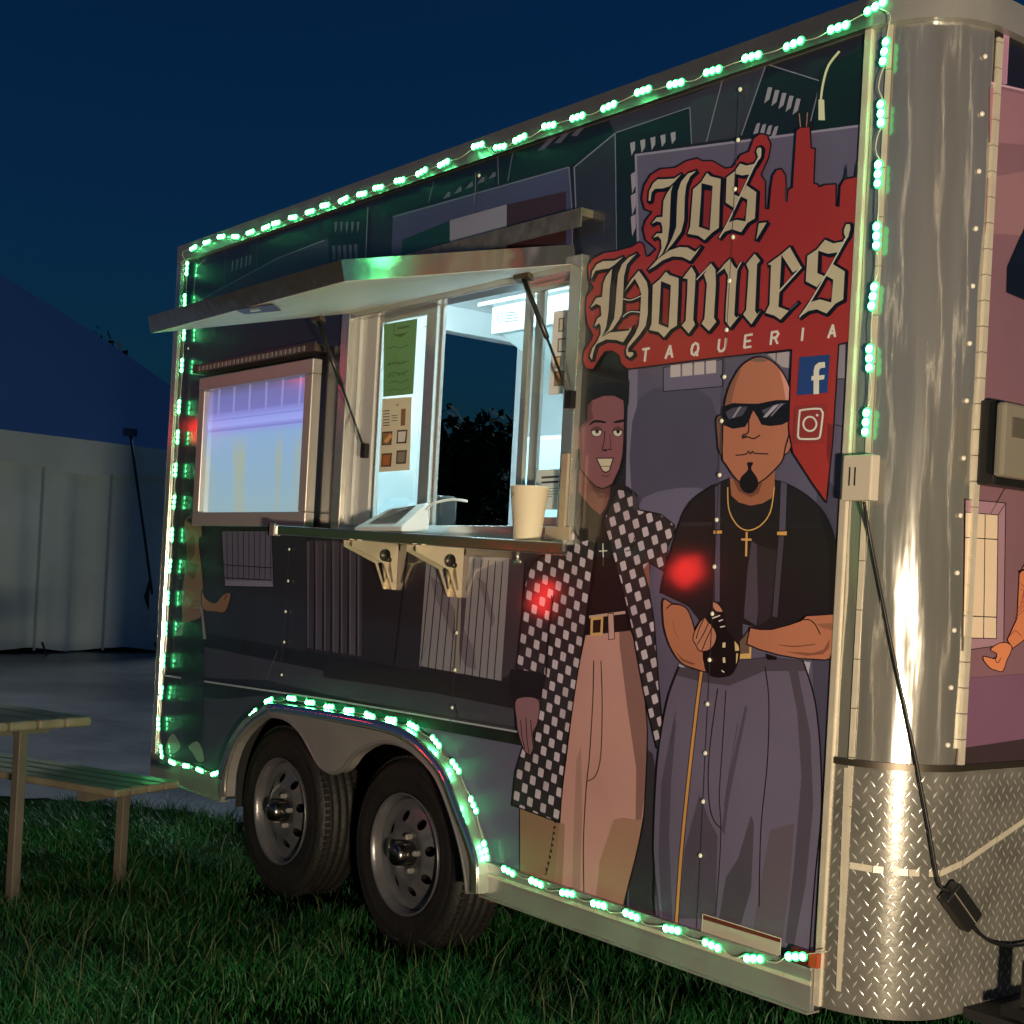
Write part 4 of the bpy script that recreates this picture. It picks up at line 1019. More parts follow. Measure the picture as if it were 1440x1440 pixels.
hx0, hx1, hz0, hz1 = h0.x, h0.x+1.1, h0.z, h1.z
mb = MB(); mb.box((hx0, 1.30, hz0), (hx1, WID-0.05, hz1)); hb = mb.build('canopy', WHITE, hd, 0.006)
mb = MB(); V = [(hx0+0.05,1.33,hz0),(hx1,1.33,hz0),(hx1,WID-0.06,hz0),(hx0+0.05,WID-0.06,hz0),(hx0+0.22,1.62,hz0-0.26),(hx1,1.62,hz0-0.26),(hx1,WID-0.06,hz0-0.26),(hx0+0.22,WID-0.06,hz0-0.26)]
mb.add(V, [(0,1,5,4),(1,2,6,5),(2,3,7,6),(3,0,4,7),(4,5,6,7)]); mb.build('skirt', pmat('hood_grey', (0.45,0.50,0.50), 0.35, 0.4), hd)
mb = MB(); mb.box((hx0-0.05, 1.25, hz1+0.001), (hx1, WID-0.05, hz1+0.018)); mb.build('top_tray', WHITE, hd)
p = Print(1.2985, lambda c: pmat('ink_%d_%d_%d' % c, lin(c), 0.6))
lx0 = 697
p.frame(0,0,1); p.poly([(698,438),(731,434),(730,452),(697,457)], (210,222,220)); p.line([(702,440),(699,448),(702,454),(706,452),(707,442),(704,438)], 1.4, (90,130,60)); 
for k in range(4): p.line([(710,440.5+4*k),(728,438.5+4*k)], 1.6, (40,52,54), sm=False)
p.build('label', hd)
fg = thing('refrigerator', 'tall white refrigerator with two doors inside the trailer', 'refrigerator', (-1.0, 1.75, 0.5))
fx0 = W(741, 540, 1.45).x
mb = MB(); mb.box((fx0, 1.45, 0.5), (fx0+0.95, WID-0.06, 2.02)); mb.build('cabinet', WHITE, fg, 0.01)
for k in range(2):
    mb = MB(); mb.box((fx0+0.01+0.47*k, 1.425, 0.6), (fx0+0.465+0.47*k, 1.449, 2.0)); d = mb.build('door', pmat('fridge_door', (0.62,0.80,0.88), 0.28), fg, 0.008)
    mb = MB(); mb.tube([(fx0+0.43+0.08*k, 1.40, 1.2), (fx0+0.43+0.08*k, 1.40, 1.7)], 0.009, 8); mb.build('handle', ALUB, d)
ct = thing('counter', 'steel counter inside the trailer behind the serving window', 'counter', (0.2, 0.4, 0.5))
mb = MB(); mb.box((-0.45, 0.06, 1.36), (0.84, 0.34, 1.40)); mb.build('worktop', pmat('worktop_white', (0.75,0.76,0.74), 0.3), ct); mb = MB(); mb.box((-0.43, 0.10, 1.05), (0.82, 0.32, 1.359)); mb.build('cabinet', WHITE, ct)
q = W(560, 690, 0.30)
mb = MB(); sx = q.x
V = [(sx-0.10,0.20,1.401),(sx+0.20,0.20,1.401),(sx+0.20,0.34,1.401),(sx-0.10,0.34,1.401),(sx-0.10,0.31,1.63),(sx+0.06,0.31,1.63),(sx+0.06,0.335,1.63),(sx-0.10,0.335,1.63)]
mb.add(V, [(0,1,5,4),(1,2,6,5),(2,3,7,6),(3,0,4,7),(4,5,6,7),(0,3,2,1)]); tag(mb.build('till_display', pmat('till_white', (0.42,0.48,0.50), 0.35)), 'white slanted till display behind the left pane of the serving window', 'till')
mb = MB(); q = W(690, 715, 0.25); mb.box((q.x-0.09, 0.2, 1.401), (q.x+0.12, 0.3, 1.50)); tag(mb.build('napkin_tray', WHITE, None, 0.006), 'low white tray on the counter inside the open window', 'tray')
mb = MB(); q = W(604, 700, 0.28); mb.box((q.x+0.01, 0.24, 1.401), (q.x+0.13, 0.32, 1.63)); tag(mb.build('card_reader', BLACKP, None, 0.01), 'black box standing on the counter inside the open window', 'box')

# ================================================================ THINGS FIXED TO OR STANDING ON THE TRAILER
# menu screen in its aluminium case
ms = thing('menu_screen', 'lit menu screen with violet top in an aluminium frame beside the hatch', 'screen', (-1.15, -0.03, 1.49))
sx0, sx1, sz0, sz1 = -1.655, -0.652, 1.492, 2.143
ft = 0.058
mb = MB(); mb.box((sx0, -0.055, sz0), (sx1, -0.012, sz0+ft)); mb.box((sx0, -0.055, sz1-ft), (sx1, -0.012, sz1)); mb.box((sx0+0.0005, -0.0545, sz0+ft+0.0005), (sx0+ft, -0.012, sz1-ft-0.0005)); mb.box((sx1-ft, -0.0545, sz0+ft+0.0005), (sx1-0.0005, -0.012, sz1-ft-0.0005)); mb.build('frame', pmat('screen_frame', (0.62,0.58,0.54), 0.32, 0.5, bump=0.05, bscale=10), ms, 0.004)
mb = MB(); mb.box((sx0+ft-0.004, -0.030, sz0+ft-0.004), (sx1-ft+0.004, -0.0125, sz1-ft+0.004))
def screen_mat():
    mt = bpy.data.materials.new('screen_picture'); mt.use_nodes = True
    n = mt.node_tree.nodes; l = mt.node_tree.links; b = n['Principled BSDF']
    tc = n.new('ShaderNodeTexCoord'); sp = n.new('ShaderNodeSeparateXYZ'); l.new(tc.outputs['Object'], sp.inputs[0])
    mr = n.new('ShaderNodeMapRange'); mr.inputs[1].default_value = sz0+ft; mr.inputs[2].default_value = sz1-ft; l.new(sp.outputs[2], mr.inputs[0])
    cr = n.new('ShaderNodeValToRGB'); e = cr.color_ramp.elements
    def L(c): return (*lin(c), 1)
    e[0].position = 0.0; e[0].color = L((150,180,190)); e[1].position = 0.60; e[1].color = L((142,176,214))
    for pos, c in ((0.655,(146,162,226)),(0.66,(128,130,206)),(0.70,(160,170,242)),(0.745,(152,160,236)),(0.75,(124,124,202)),(0.755,(150,156,232)),(0.80,(134,136,210)),(0.81,(122,122,192)),(0.93,(116,116,178)),(1.0,(104,96,128))):
        x = e.new(pos); x.color = L(c)
    l.new(mr.outputs[0], cr.inputs[0])
    nz = n.new('ShaderNodeTexNoise'); nz.inputs['Scale'].default_value = 4.5; nz.inputs['Detail'].default_value = 2
    mp = n.new('ShaderNodeMapping'); mp.inputs['Rotation'].default_value = (0, R(22), 0); mp.inputs['Scale'].default_value = (2.2, 1, 0.35); l.new(tc.outputs['Object'], mp.inputs[0]); l.new(mp.outputs[0], nz.inputs['Vector'])
    rp = n.new('ShaderNodeMapRange'); rp.inputs[1].default_value = 0.50; rp.inputs[2].default_value = 0.66; l.new(nz.outputs[0], rp.inputs[0])
    lo = n.new('ShaderNodeMapRange'); lo.inputs[1].default_value = 0.62; lo.inputs[2].default_value = 0.45; l.new(mr.outputs[0], lo.inputs[0])
    mu = n.new('ShaderNodeMath'); mu.operation = 'MULTIPLY'; l.new(rp.outputs[0], mu.inputs[0]); l.new(lo.outputs[0], mu.inputs[1])
    m2 = n.new('ShaderNodeMath'); m2.operation = 'MULTIPLY'; m2.inputs[1].default_value = 0.85; l.new(mu.outputs[0], m2.inputs[0])
    mx = n.new('ShaderNodeMix'); mx.data_type = 'RGBA'; l.new(m2.outputs[0], mx.inputs[0]); l.new(cr.outputs[0], mx.inputs[6]); mx.inputs[7].default_value = L((166,178,160))
    wv = n.new('ShaderNodeTexWave'); wv.inputs['Scale'].default_value = 2.2; wv.inputs['Distortion'].default_value = 1.2; wv.bands_direction = 'X'; l.new(tc.outputs['Object'], wv.inputs['Vector'])
    wr_ = n.new('ShaderNodeMapRange'); wr_.inputs[1].default_value = 0.93; wr_.inputs[2].default_value = 1.0; wr_.inputs[4].default_value = 0.35; l.new(wv.outputs['Fac'], wr_.inputs[0])
    up_ = n.new('ShaderNodeMapRange'); up_.inputs[1].default_value = 0.78; up_.inputs[2].default_value = 0.82; l.new(mr.outputs[0], up_.inputs[0])
    m3 = n.new('ShaderNodeMath'); m3.operation = 'MULTIPLY'; l.new(wr_.outputs[0], m3.inputs[0]); l.new(up_.outputs[0], m3.inputs[1])
    mx2 = n.new('ShaderNodeMix'); mx2.data_type = 'RGBA'; l.new(m3.outputs[0], mx2.inputs[0]); l.new(mx.outputs[2], mx2.inputs[6]); mx2.inputs[7].default_value = L((190,190,240))
    b.inputs['Base Color'].default_value = (0.02,0.02,0.02,1); b.inputs['Roughness'].default_value = 0.12
    l.new(mx2.outputs[2], b.inputs['Emission Color']); b.inputs['Emission Strength'].default_value = 0.93
    return mt
mb.build('display', screen_mat(), ms)
mb = MB(); mb.box((sx0-0.03, -0.075, sz1+0.022), (sx1+0.045, -0.012, sz1+0.050)); mb.box((sx0-0.03, -0.0755, sz1+0.0505), (sx1+0.045, -0.068, sz1+0.057)); hr = mb.build('rain_cover', pmat('dark_hinge', (0.20,0.17,0.14), 0.4, 0.8, var=0.2, vscale=30), ms)
mb = MB()
for k in range(26): mb.box((sx0+0.03+k*0.037, -0.0785, sz1+0.026), (sx0+0.046+k*0.037, -0.0756, sz1+0.046))
stuff(mb.build('hinge_knuckles', ALUS, ms))

# LED string
led = thing('led_light_string', 'string of glowing green LED modules outlining the trailer side and its wheel arch', 'light string', (0, 0, 0))
TOP = [(273,349),(292,341),(312,333),(332,333),(353,327),(375,320),(389,314),(413,306),(437,298),(458,289),(484,281),(510,273),(533,264),(563,254),(594,242),(625,230),(673,205),(704,207),(732,195),(773,177),(813,165),(857,150),(905,128),(951,118),(1003,100),(1058,80),(1117,62),(1180,39),(1232,10)]
RIGHT = [(1245,73),(1240,160),(1236,245),(1234,332),(1229,417),(1224,504),(1219,594)]
LEFT = [(264,378),(261,423),(260,469),(257,514),(253,572),(251,615),(248,661),(246,706),(243,752),(240,796),(237,841),(234,884),(231,929),(228,974),(224,1018),(228,1057)]
LOW = [(243,1072),(263,1077),(282,1083),(303,1088),(322,1069),(337,1032),(357,1003),(379,985),(411,982),(437,988),(464,994),(492,999),(521,1006),(551,1012),(582,1021),(614,1043),(642,1078),(667,1132),(684,1196),(716,1225),(755,1241),(799,1256),(843,1272),(889,1287),(946,1307),(1002,1329),(1061,1348),(1120,1345)]
LEDM = pmat('led_glow', (0.2,0.9,0.4), 0.4, emit=(0.12, 1.0, 0.32), estr=LED_POWER)
STRIP = pmat('led_halo_glow', (0.10,0.55,0.22), 0.4, emit=(0.03,0.85,0.24), estr=1.0)  # green glow in the strip material imitates the halo round each LED
mm = MB()
lob = [[(0.0225*c_+0.0128*math.cos(2*math.pi*k/14), 0.0118*math.sin(2*math.pi*k/14)) for k in range(14)] for c_ in (-1, 0, 1)]
vs_, tr2 = cdt(lob); mm.add([(x, -0.0035, z) for x, z in vs_] + [(x, 0, z) for x, z in vs_], list(tr2) + [tuple(i+len(vs_) for i in t[::-1]) for t in tr2])
t_ = mm.build('led_module', STRIP); strip_me = t_.data; bpy.data.objects.remove(t_)
mm = MB()
V = []
for (rx, rz, yy) in ((0.0084, 0.0082, -0.0036), (0.0084, 0.0082, -0.0065), (0.0062, 0.0060, -0.0085)):
    for k in range(8): V.append((rx*math.cos(math.pi*(k+.5)/4), yy, rz*math.sin(math.pi*(k+.5)/4)))
mm.add(V, [(i*8+k, i*8+(k+1) % 8, (i+1)*8+(k+1) % 8, (i+1)*8+k) for i in range(2) for k in range(8)] + [tuple(16+k for k in range(7,-1,-1))]); t_ = mm.build('led', LEDM); led_me = t_.data; bpy.data.objects.remove(t_)
LEDS = [led_me]
for f_ in (0.55, 1.5):
    m2_ = led_me.copy(); m2_.materials[0] = pmat('led_glow_%d' % int(f_*100), (0.2,0.9,0.4), 0.4, emit=(0.12, 1.0, 0.32), estr=LED_POWER*f_); LEDS.append(m2_)
wire = MB()
def run(pts, y, fwd=None):
    P3 = [W(a, b, y) for a, b in pts]
    for i, q in enumerate(P3):
        d = P3[min(i+1, len(P3)-1)] - P3[max(i-1, 0)]; d.y = 0
        if d.length < 1e-6: d = Vector((1,0,0))
        ang = math.atan2(d.z, d.x) + random.uniform(-0.13, 0.13)
        o = bpy.data.objects.new('led_module', strip_me); COL.objects.link(o); o.parent = led; o.location = q; o.rotation_euler = (0, -ang, 0)
        for k in (-1, 0, 1):
            e = bpy.data.objects.new('led', random.choice(LEDS)); COL.objects.link(e); e.parent = o; e.location = (0.0225*k, 0, 0)
        if i+1 < len(P3):
            a, b = P3[i], P3[i+1]; dn = (b-a); L = dn.length
            if L > 0.09:
                dn.normalize(); s_ = random.uniform(-0.012, 0.014); m1 = a.lerp(b, 0.5) + Vector((s_, -0.004, -abs(s_)))
                wire.tube(smooth_pts([tuple(a+dn*0.036), tuple(a.lerp(m1, 0.6)), tuple(m1), tuple(b-dn*0.036)], False, 3), 0.0016, 5)
run(TOP, -0.026); run(RIGHT, -0.016); run(LEFT, -0.018); run(LOW[:19], -0.024); run(LOW[19:], -0.028)
e0 = W(1120,1345,-0.028); wire.tube(smooth_pts([tuple(e0), tuple(W(1140,1341,-0.03)), tuple(W(1163,1338,-0.03))], False, 4), 0.0016, 5)
e0 = W(273,349,-0.026); wire.tube(smooth_pts([tuple(e0), tuple(W(258,354,-0.03)), tuple(W(258,362,-0.028)), tuple(W(264,372,-0.02))], False, 4), 0.0016, 5)
e0 = W(1232,10,-0.026); wire.tube(smooth_pts([tuple(e0), tuple(W(1251,20,-0.03)), tuple(W(1249,40,-0.03)), tuple(W(1246,60,-0.018))], False, 4), 0.0016, 5)
stuff(wire.build('wire', pmat('wire_pale', (0.6,0.6,0.5), 0.4), led))
# controller box and its cable with power adapter
q0, q1 = W(1191,641,-0.03), W(1229,704,-0.03)
cb = thing('led_controller', 'small pale plastic control box on the trailer corner above a black cable', 'control box', (q0.x, -0.03, q1.z))
mb = MB(); mb.box((q0.x, -0.045, q1.z), (q1.x, -0.013, q0.z)); mb.build('case', pmat('pale_plastic', (0.62,0.56,0.46), 0.4), cb, 0.004)
for k in range(2):
    mb = MB(); x = q0.x+0.022+0.016*k; mb.box((x, -0.0465, q1.z+0.035), (x+0.003, -0.0452, q0.z-0.03)); mb.build('vent_slot', BLACKP, cb)
def CP(px, py, r_off):      # a point just off the corner or nose at a pixel
    d = ray(px, py)
    best = None
    for k in range(400):
        a = R(-5 + 95*k/399.0)
        x = X1 + (RC+r_off)*math.sin(a); y = RC - (RC+r_off)*math.cos(a)
        v = Vector((x, y)) - Vector((CAM.x, CAM.y)); tt = v.dot(Vector((d.x, d.y)))/(d.x**2+d.y**2)
        e = (Vector((d.x, d.y))*tt - v).length
        if best is None or e < best[0] - 1e-6: best = (e, x, y, CAM.z + d.z*tt)
    if best[0] > 0.01: return FX(px, py, XF + r_off)
    return Vector(best[1:])
pa = thing('power_adapter', 'black power adapter brick hanging by its cable on the diamond plate nose', 'power adapter', tuple(CP(1350,1275,0.03)))
axis = (CP(1388,1312,0.03) - CP(1318,1240,0.03)); c0 = CP(1350,1275,0.028); u = Vector((0.12, 0.55, 0)).normalized()
ax = CP(1372,1306,0.028) - CP(1328,1244,0.028); ax.normalize(); nrm = Vector((1, -0.25, 0)).normalized(); sd3 = ax.cross(nrm).normalized()
mb = MB(); mb.obox(c0, ax*0.062, sd3*0.030, nrm*0.018); mb.build('brick', BLACKP, pa, 0.006)
mb = MB(); mb.obox(c0+nrm*0.0185, ax*0.060, sd3*0.0015, nrm*0.0012); mb.build('seam', pmat('seam_grey', (0.2,0.18,0.15), 0.4), pa)
mb = MB(); mb.tube(smooth_pts([tuple(v) for v in (W(1215,706,-0.03), CP(1224,760,0.012), CP(1252,900,0.012), CP(1282,1040,0.016), CP(1305,1160,0.018), CP(1320,1240,0.024), c0-ax*0.062)], False, 6), 0.0042, 8)
mb.tube(smooth_pts([tuple(v) for v in (c0+ax*0.060, CP(1384,1318,0.028), FX(1410,1329,XF+0.03), FX(1450,1326,XF+0.03), FX(1520,1300,XF+0.03))], False, 6), 0.0042, 8); mb.build('cable', BLACKP, pa)
# box on the nose
nb = thing('nose_box', 'black wall box with a grey hinged cover on the pink nose panel', 'box', (XF+0.02, 0.3, 1.63))
a, b = FX(1375,563), FX(1440,690)
mb = MB(); mb.box((XF+0.002, a.y, 1.625), (XF+0.055, a.y+0.33, 1.828)); mb.build('case', BLACKP, nb, 0.006)
mb = MB(); y0 = FX(1406,620,XF+0.09).y; mb.box((XF+0.075, y0, 1.64), (XF+0.10, y0+0.26, 1.815)); cv = mb.build('cover', pmat('olive_grey', (0.22,0.20,0.16), 0.4), nb, 0.008)
mb = MB(); mb.box((XF+0.0985, y0+0.03, 1.735), (XF+0.103, y0+0.22, 1.782)); mb.build('handle_recess', pmat('recess', (0.10,0.09,0.07), 0.4), cv, 0.002)
mb = MB(); mb.bar((XF+0.066, a.y+0.055, 1.79), (XF+0.066, a.y+0.06, 1.68), 0.018, 0.012); mb.bar((XF+0.07, a.y+0.03, 1.79), (XF+0.07, a.y+0.12, 1.80), 0.006, 0.006); mb.build('hinge', ALUS, nb)
# cup and payment terminal on the shelf
def shelf_z(x): return 1.4905 - 0.041*(x+0.68)/1.73
CY = -0.118
q = W(741, 758, CY); cz = shelf_z(q.x)
cup = thing('paper_cup', 'tall cream paper cup on the serving shelf', 'cup', (q.x, CY, cz))
CUPM = pmat('cup_paper', (0.78, 0.68, 0.50), 0.5, var=0.03)
mb = MB(); mb.lathe([(0.0004, 0.002), (0.040, 0.0), (0.041, 0.002), (0.0575, 0.155), (0.0600, 0.158), (0.0590, 0.161), (0.0565, 0.158), (0.040, 0.006), (0.0004, 0.006)], 40, None, 'z', (q.x, CY, cz)); mb.build('body', CUPM, cup)
mb = MB()
for (a0, z0_, w_, h_) in ((-2.05,0.125,0.10,0.022),(-1.75,0.128,0.08,0.012),(-2.1,0.075,0.22,0.004),(-1.95,0.03,0.10,0.020),(-1.8,0.052,0.05,0.010)):
    n = 5; L = []
    for zz in (z0_, z0_+h_):
        for k in range(n):
            r_ = 0.0412 + (0.0575-0.041)*(zz/0.155) + 0.0004; a_ = a0 + w_*k/(n-1); L.append((q.x+r_*math.cos(a_), CY+r_*math.sin(a_), cz+zz))
    mb.add(L, [(k, k+1, n+k+1, n+k) for k in range(n-1)])
mb.build('printed_mark', pmat('cup_ink', (0.25,0.19,0.12), 0.6), cup)
q = W(552, 742, -0.12); tz = shelf_z(q.x)
pt = thing('payment_terminal', 'white wedge payment terminal with a dark screen on the serving shelf', 'terminal', (q.x, -0.12, tz))
mb = MB(); x0, x1 = q.x-0.16, q.x+0.14
V = [(x0,-0.175,tz+0.001),(x1,-0.175,tz+0.001),(x1,-0.062,tz+0.001),(x0,-0.062,tz+0.001),(x0,-0.175,tz+0.012),(x1,-0.175,tz+0.016),(x1,-0.075,tz+0.105),(x0+0.06,-0.075,tz+0.085)]
mb.add(V, [(0,3,2,1),(4,5,6,7),(0,1,5,4),(1,2,6,5),(2,3,7,6),(3,0,4,7)]); mb.build('body', pmat('terminal_white', (0.72,0.74,0.73), 0.3), pt, 0.006)
def tp2(u_, v_):
    a = Vector(V[4]).lerp(Vector(V[5]), u_); b = Vector(V[7]).lerp(Vector(V[6]), u_); return a.lerp(b, v_) + Vector((0,-0.001,0.003))
mb = MB(); mb.add([tp2(.22,.15), tp2(.80,.15), tp2(.80,.88), tp2(.22,.88)], [(0,1,2,3)]); mb.build('screen', pmat('dead_screen', (0.05,0.055,0.05), 0.15), pt)
mb = MB(); e0 = Vector((x1, -0.08, tz+0.08)); mb.tube(smooth_pts([tuple(e0), tuple(e0+Vector((0.04,0.0,0.02))), tuple(e0+Vector((0.10,0.03,0.035))), tuple(e0+Vector((0.16,0.05,0.03)))], False, 5), 0.0045, 7); mb.build('cable', pmat('cable_white', (0.7,0.7,0.68), 0.4), pt)
# sheets taped to the panes
ink = lambda c: pmat('ink_%d_%d_%d' % c, tuple(min(0.85, v*1.6) for v in lin(c)), 0.7)
PY = 0.0105
def sheet_of(name, label, quad, col, draw):
    p = Print(PY, ink); p.frame(0,0,1); p.poly(quad, col); draw(p); o = p.build(name, None)
    tag(o, label, 'poster'); return o
def d1(p):
    p.frame(480, 360, 0.27778); c = (58,84,48)
    p.line([(268,342),(266,398),(300,410),(335,385)], 1.0, c, sm=False); p.poly([(270,398),(330,388),(300,412)], (66,92,54))
    for k in range(6): p.line([(285+10*k,362-2*k),(290+10*k,372-2*k),(294+10*k,360-2*k)], 0.9, c)
    for y in (465, 545, 595, 640, 680): p.line([(240,y+4),(270,y-6),(300,y),(340,y-16)], 0.9, c)
    for y in (540, 600):
        for k in range(4): p.line([(236+24*k,y-3*k),(242+24*k,y+14-3*k),(250+24*k,y-3*k)], 0.8, c)
sheet_of('window_poster', 'green handwritten poster on the left pane of the serving window', [(540,456),(587,448),(581,554),(539,558)], (88,128,84), d1)
def d2(p):
    p.frame(480, 360, 0.27778); k_ = (48,42,36)
    for y in (785,800,815,830,845,858): p.line([(212,y),(243,y-2)], 1.3, k_, sm=False)
    for y in (808,820,834): p.line([(254,y),(284,y-2)], 0.9, k_, sm=False)
    p.poly([(303,775),(326,772),(322,858),(300,860)], (120,84,60))
    for (x, y, c) in ((207,890,(132,92,60)),(283,882,(190,184,176)),(205,1000,(150,88,50)),(280,985,(120,112,96))):
        p.poly([(x,y),(x+52,y-3),(x+46,y+66),(x-4,y+68)], (66,54,44)); p.poly([(x+5,y+8),(x+45,y+5),(x+38,y+58),(x+3,y+60)], c)
    p.poly([(215,935),(250,895),(258,915),(228,950)], (188,140,92)); p.line([(275,752),(284,758),(290,745)], 0.8, k_)
sheet_of('menu_sheet', 'white menu sheet with small food photographs below the green poster', [(538,561),(579,558),(576,661),(533,664)], (190,180,158), d2)
def d3(p):
    p.frame(640, 360, 0.27778)
    for (x, y, w_, h_, c) in ((525,315,28,70,(170,164,156)),(520,418,48,70,(176,176,172)),(505,510,32,60,(190,160,130)),(503,585,60,74,(150,120,90))):
        p.poly([(x,y),(x+w_,y-4),(x+w_-3,y+h_-4),(x-3,y+h_)], (92,84,76)); p.poly([(x+5,y+6),(x+w_-5,y+2),(x+w_-8,y+h_-10),(x+3,y+h_-6)], c)
    for y in (325,420,520): p.line([(570,y),(595,y-3)], 0.7, (150,150,146), sm=False)
sheet_of('menu_sheet', 'pale menu sheet with a column of food photographs on the right pane', [(779,438),(809,434),(802,552),(771,556)], (196,206,202), d3)
def d4(p):
    p.frame(640, 360, 0.27778)
    p.line([(440,1122),(528,1116)], 3.0, (44,48,50), sm=False); p.line([(440,1147),(526,1142)], 3.0, (44,48,50), sm=False)
    for y in (1180,1194,1208,1222): p.line([(424,y),(536 if y < 1215 else 490,y-5)], 0.9, (84,88,90), sm=False)
sheet_of('notice_sheet', 'grey notice with two bold lines of text low on the right pane', [(755,661),(795,659),(793,717),(753,717)], (176,182,180), d4)

# ================================================================ PICNIC TABLE AND BENCH
TIMB = pmat('wood_board', (0.19, 0.165, 0.12), 0.42, 0.0, bump=0.15, bscale=30, var=0.18, vscale=9)
POST = pmat('post_brown', (0.12, 0.105, 0.088), 0.5, 0.1, var=0.15)
def furniture(name, label, cat, ends, zt, th, nb_, legs, gap=0.008, L=1.9):
    (ax_, ay), (bx, by) = ends           # the two corners of the end that faces the lamp
    A, B = Vector((ax_, ay, 0)), Vector((bx, by, 0)); w = (B-A).length; wdir = (B-A).normalized(); ld = Vector((-wdir.y, wdir.x, 0))
    if ld.x > 0: ld = -ld
    t = thing(name, label, cat, tuple((A+B)/2))
    bw = (w - gap*(nb_-1))/nb_
    for k in range(nb_):
        c = A + wdir*(bw/2 + k*(bw+gap)) + ld*(L/2) + Vector((0,0,zt-th/2))
        mb = MB(); mb.obox(c, ld*(L/2), wdir*(bw/2), Vector((0,0,th/2))); mb.build('board', TIMB, t, 0.010)
    for (u_, s_) in legs:
        q = A + wdir*(w*u_) + ld*s_
        mb = MB(); mb.bar((q.x, q.y, -0.02), (q.x, q.y, zt-th-0.001), 0.038, 0.038, None, (wdir.x, wdir.y, 0)); mb.build('leg', POST, t, 0.004)
    for s_ in (0.22, L-0.22):
        q0_, q1_ = A+wdir*0.04+ld*s_, B-wdir*0.04+ld*s_
        mb = MB(); mb.bar((q0_.x,q0_.y,zt-th-0.022), (q1_.x,q1_.y,zt-th-0.022), 0.05, 0.04); mb.build('crossbar', POST, t)
    return t
furniture('bench', 'wooden slatted bench catching green light beside the trailer rear', 'bench', ((-1.197,-0.256), (-1.058,-0.584)), 0.44, 0.032, 4, ((0.62, 0.09), (0.62, 1.6)))
furniture('picnic_table', 'wooden picnic table with square posts standing behind the bench', 'table', ((-1.102,-0.676), (-0.868,-1.376)), 0.72, 0.036, 6, ((0.33, 0.10), (0.80, 0.10), (0.33, 1.7), (0.80, 1.7)))

# ================================================================ GROUND
def ground_mat(name, c1, c2, sc, rough=0.9, bump=0.4, c3=None):
    mt = bpy.data.materials.new(name); mt.use_nodes = True
    n = mt.node_tree.nodes; l = mt.node_tree.links; b = n['Principled BSDF']; b.inputs['Roughness'].default_value = rough; b.inputs['Specular IOR Level'].default_value = 0.35 if rough < 0.85 else 0.0
    tc = n.new('ShaderNodeTexCoord'); nz = n.new('ShaderNodeTexNoise'); nz.inputs['Scale'].default_value = sc; nz.inputs['Detail'].default_value = 8; nz.inputs['Roughness'].default_value = 0.65
    cr = n.new('ShaderNodeValToRGB'); cr.color_ramp.elements[0].position = 0.35; cr.color_ramp.elements[0].color = (*c1, 1); cr.color_ramp.elements[1].position = 0.65; cr.color_ramp.elements[1].color = (*c2, 1)
    l.new(tc.outputs['Object'], nz.inputs['Vector']); l.new(nz.outputs[0], cr.inputs[0]); l.new(cr.outputs[0], b.inputs['Base Color'])
    if c3:
        n3 = n.new('ShaderNodeTexNoise'); n3.inputs['Scale'].default_value = sc*0.12; n3.inputs['Detail'].default_value = 3; l.new(tc.outputs['Object'], n3.inputs['Vector'])
        r3 = n.new('ShaderNodeMapRange'); r3.inputs[1].default_value = 0.52; r3.inputs[2].default_value = 0.66; l.new(n3.outputs[0], r3.inputs[0])
        mx = n.new('ShaderNodeMix'); mx.data_type = 'RGBA'; l.new(r3.outputs[0], mx.inputs[0]); l.new(cr.outputs[0], mx.inputs[6]); mx.inputs[7].default_value = (*c3, 1); l.new(mx.outputs[2], b.inputs['Base Color'])
    nb_ = n.new('ShaderNodeTexNoise'); nb_.inputs['Scale'].default_value = sc*9; nb_.inputs['Detail'].default_value = 6
    bp = n.new('ShaderNodeBump'); bp.inputs['Strength'].default_value = bump; bp.inputs['Distance'].default_value = 0.03
    l.new(tc.outputs['Object'], nb_.inputs['Vector']); l.new(nb_.outputs[0], bp.inputs['Height']); l.new(bp.outputs[0], b.inputs['Normal'])
    return mt
mb = MB(); mb.add([(-600,-600,0),(600,-600,0),(600,600,0),(-600,600,0)], [(0,1,2,3)])
struct(mb.build('ground', ground_mat('soil_and_grass', (0.008,0.014,0.006), (0.018,0.030,0.012), 3.0)))
# asphalt lot behind the bench: ragged edge where turf begins
edge = [G(a, b) for a, b in ((-700,1108),(-300,1112),(0,1118),(120,1130),(200,1136),(262,1144),(300,1150),(340,1158),(400,1160),(470,1166))]
lot = []
for k in range(len(edge)-1):
    for j in range(6):
        v = edge[k].lerp(edge[k+1], j/6.0); lot.append((v.x+random.uniform(-0.06,0.06), v.y+random.uniform(-0.05,0.05)))
lot += [(edge[-1].x, edge[-1].y), (-2.2, 3.5), (-3.0, 60), (-90, 60), (-90, -40), (edge[0].x-4, edge[0].y-8)]
vs, tr_ = cdt([lot]); mb = MB(); mb.add([(x, y, 0.006) for x, y in vs], tr_)
struct(mb.build('asphalt_lot', ground_mat('asphalt', (0.09,0.10,0.105), (0.25,0.265,0.275), 0.8, 0.34, 0.20, (0.04,0.045,0.05))))
lotp = lot
def inside(x, y, P_):
    c = False; j = len(P_)-1
    for i in range(len(P_)):
        if (P_[i][1] > y) != (P_[j][1] > y) and x < (P_[j][0]-P_[i][0])*(y-P_[i][1])/(P_[j][1]-P_[i][1]) + P_[i][0]: c = not c
        j = i
    return c
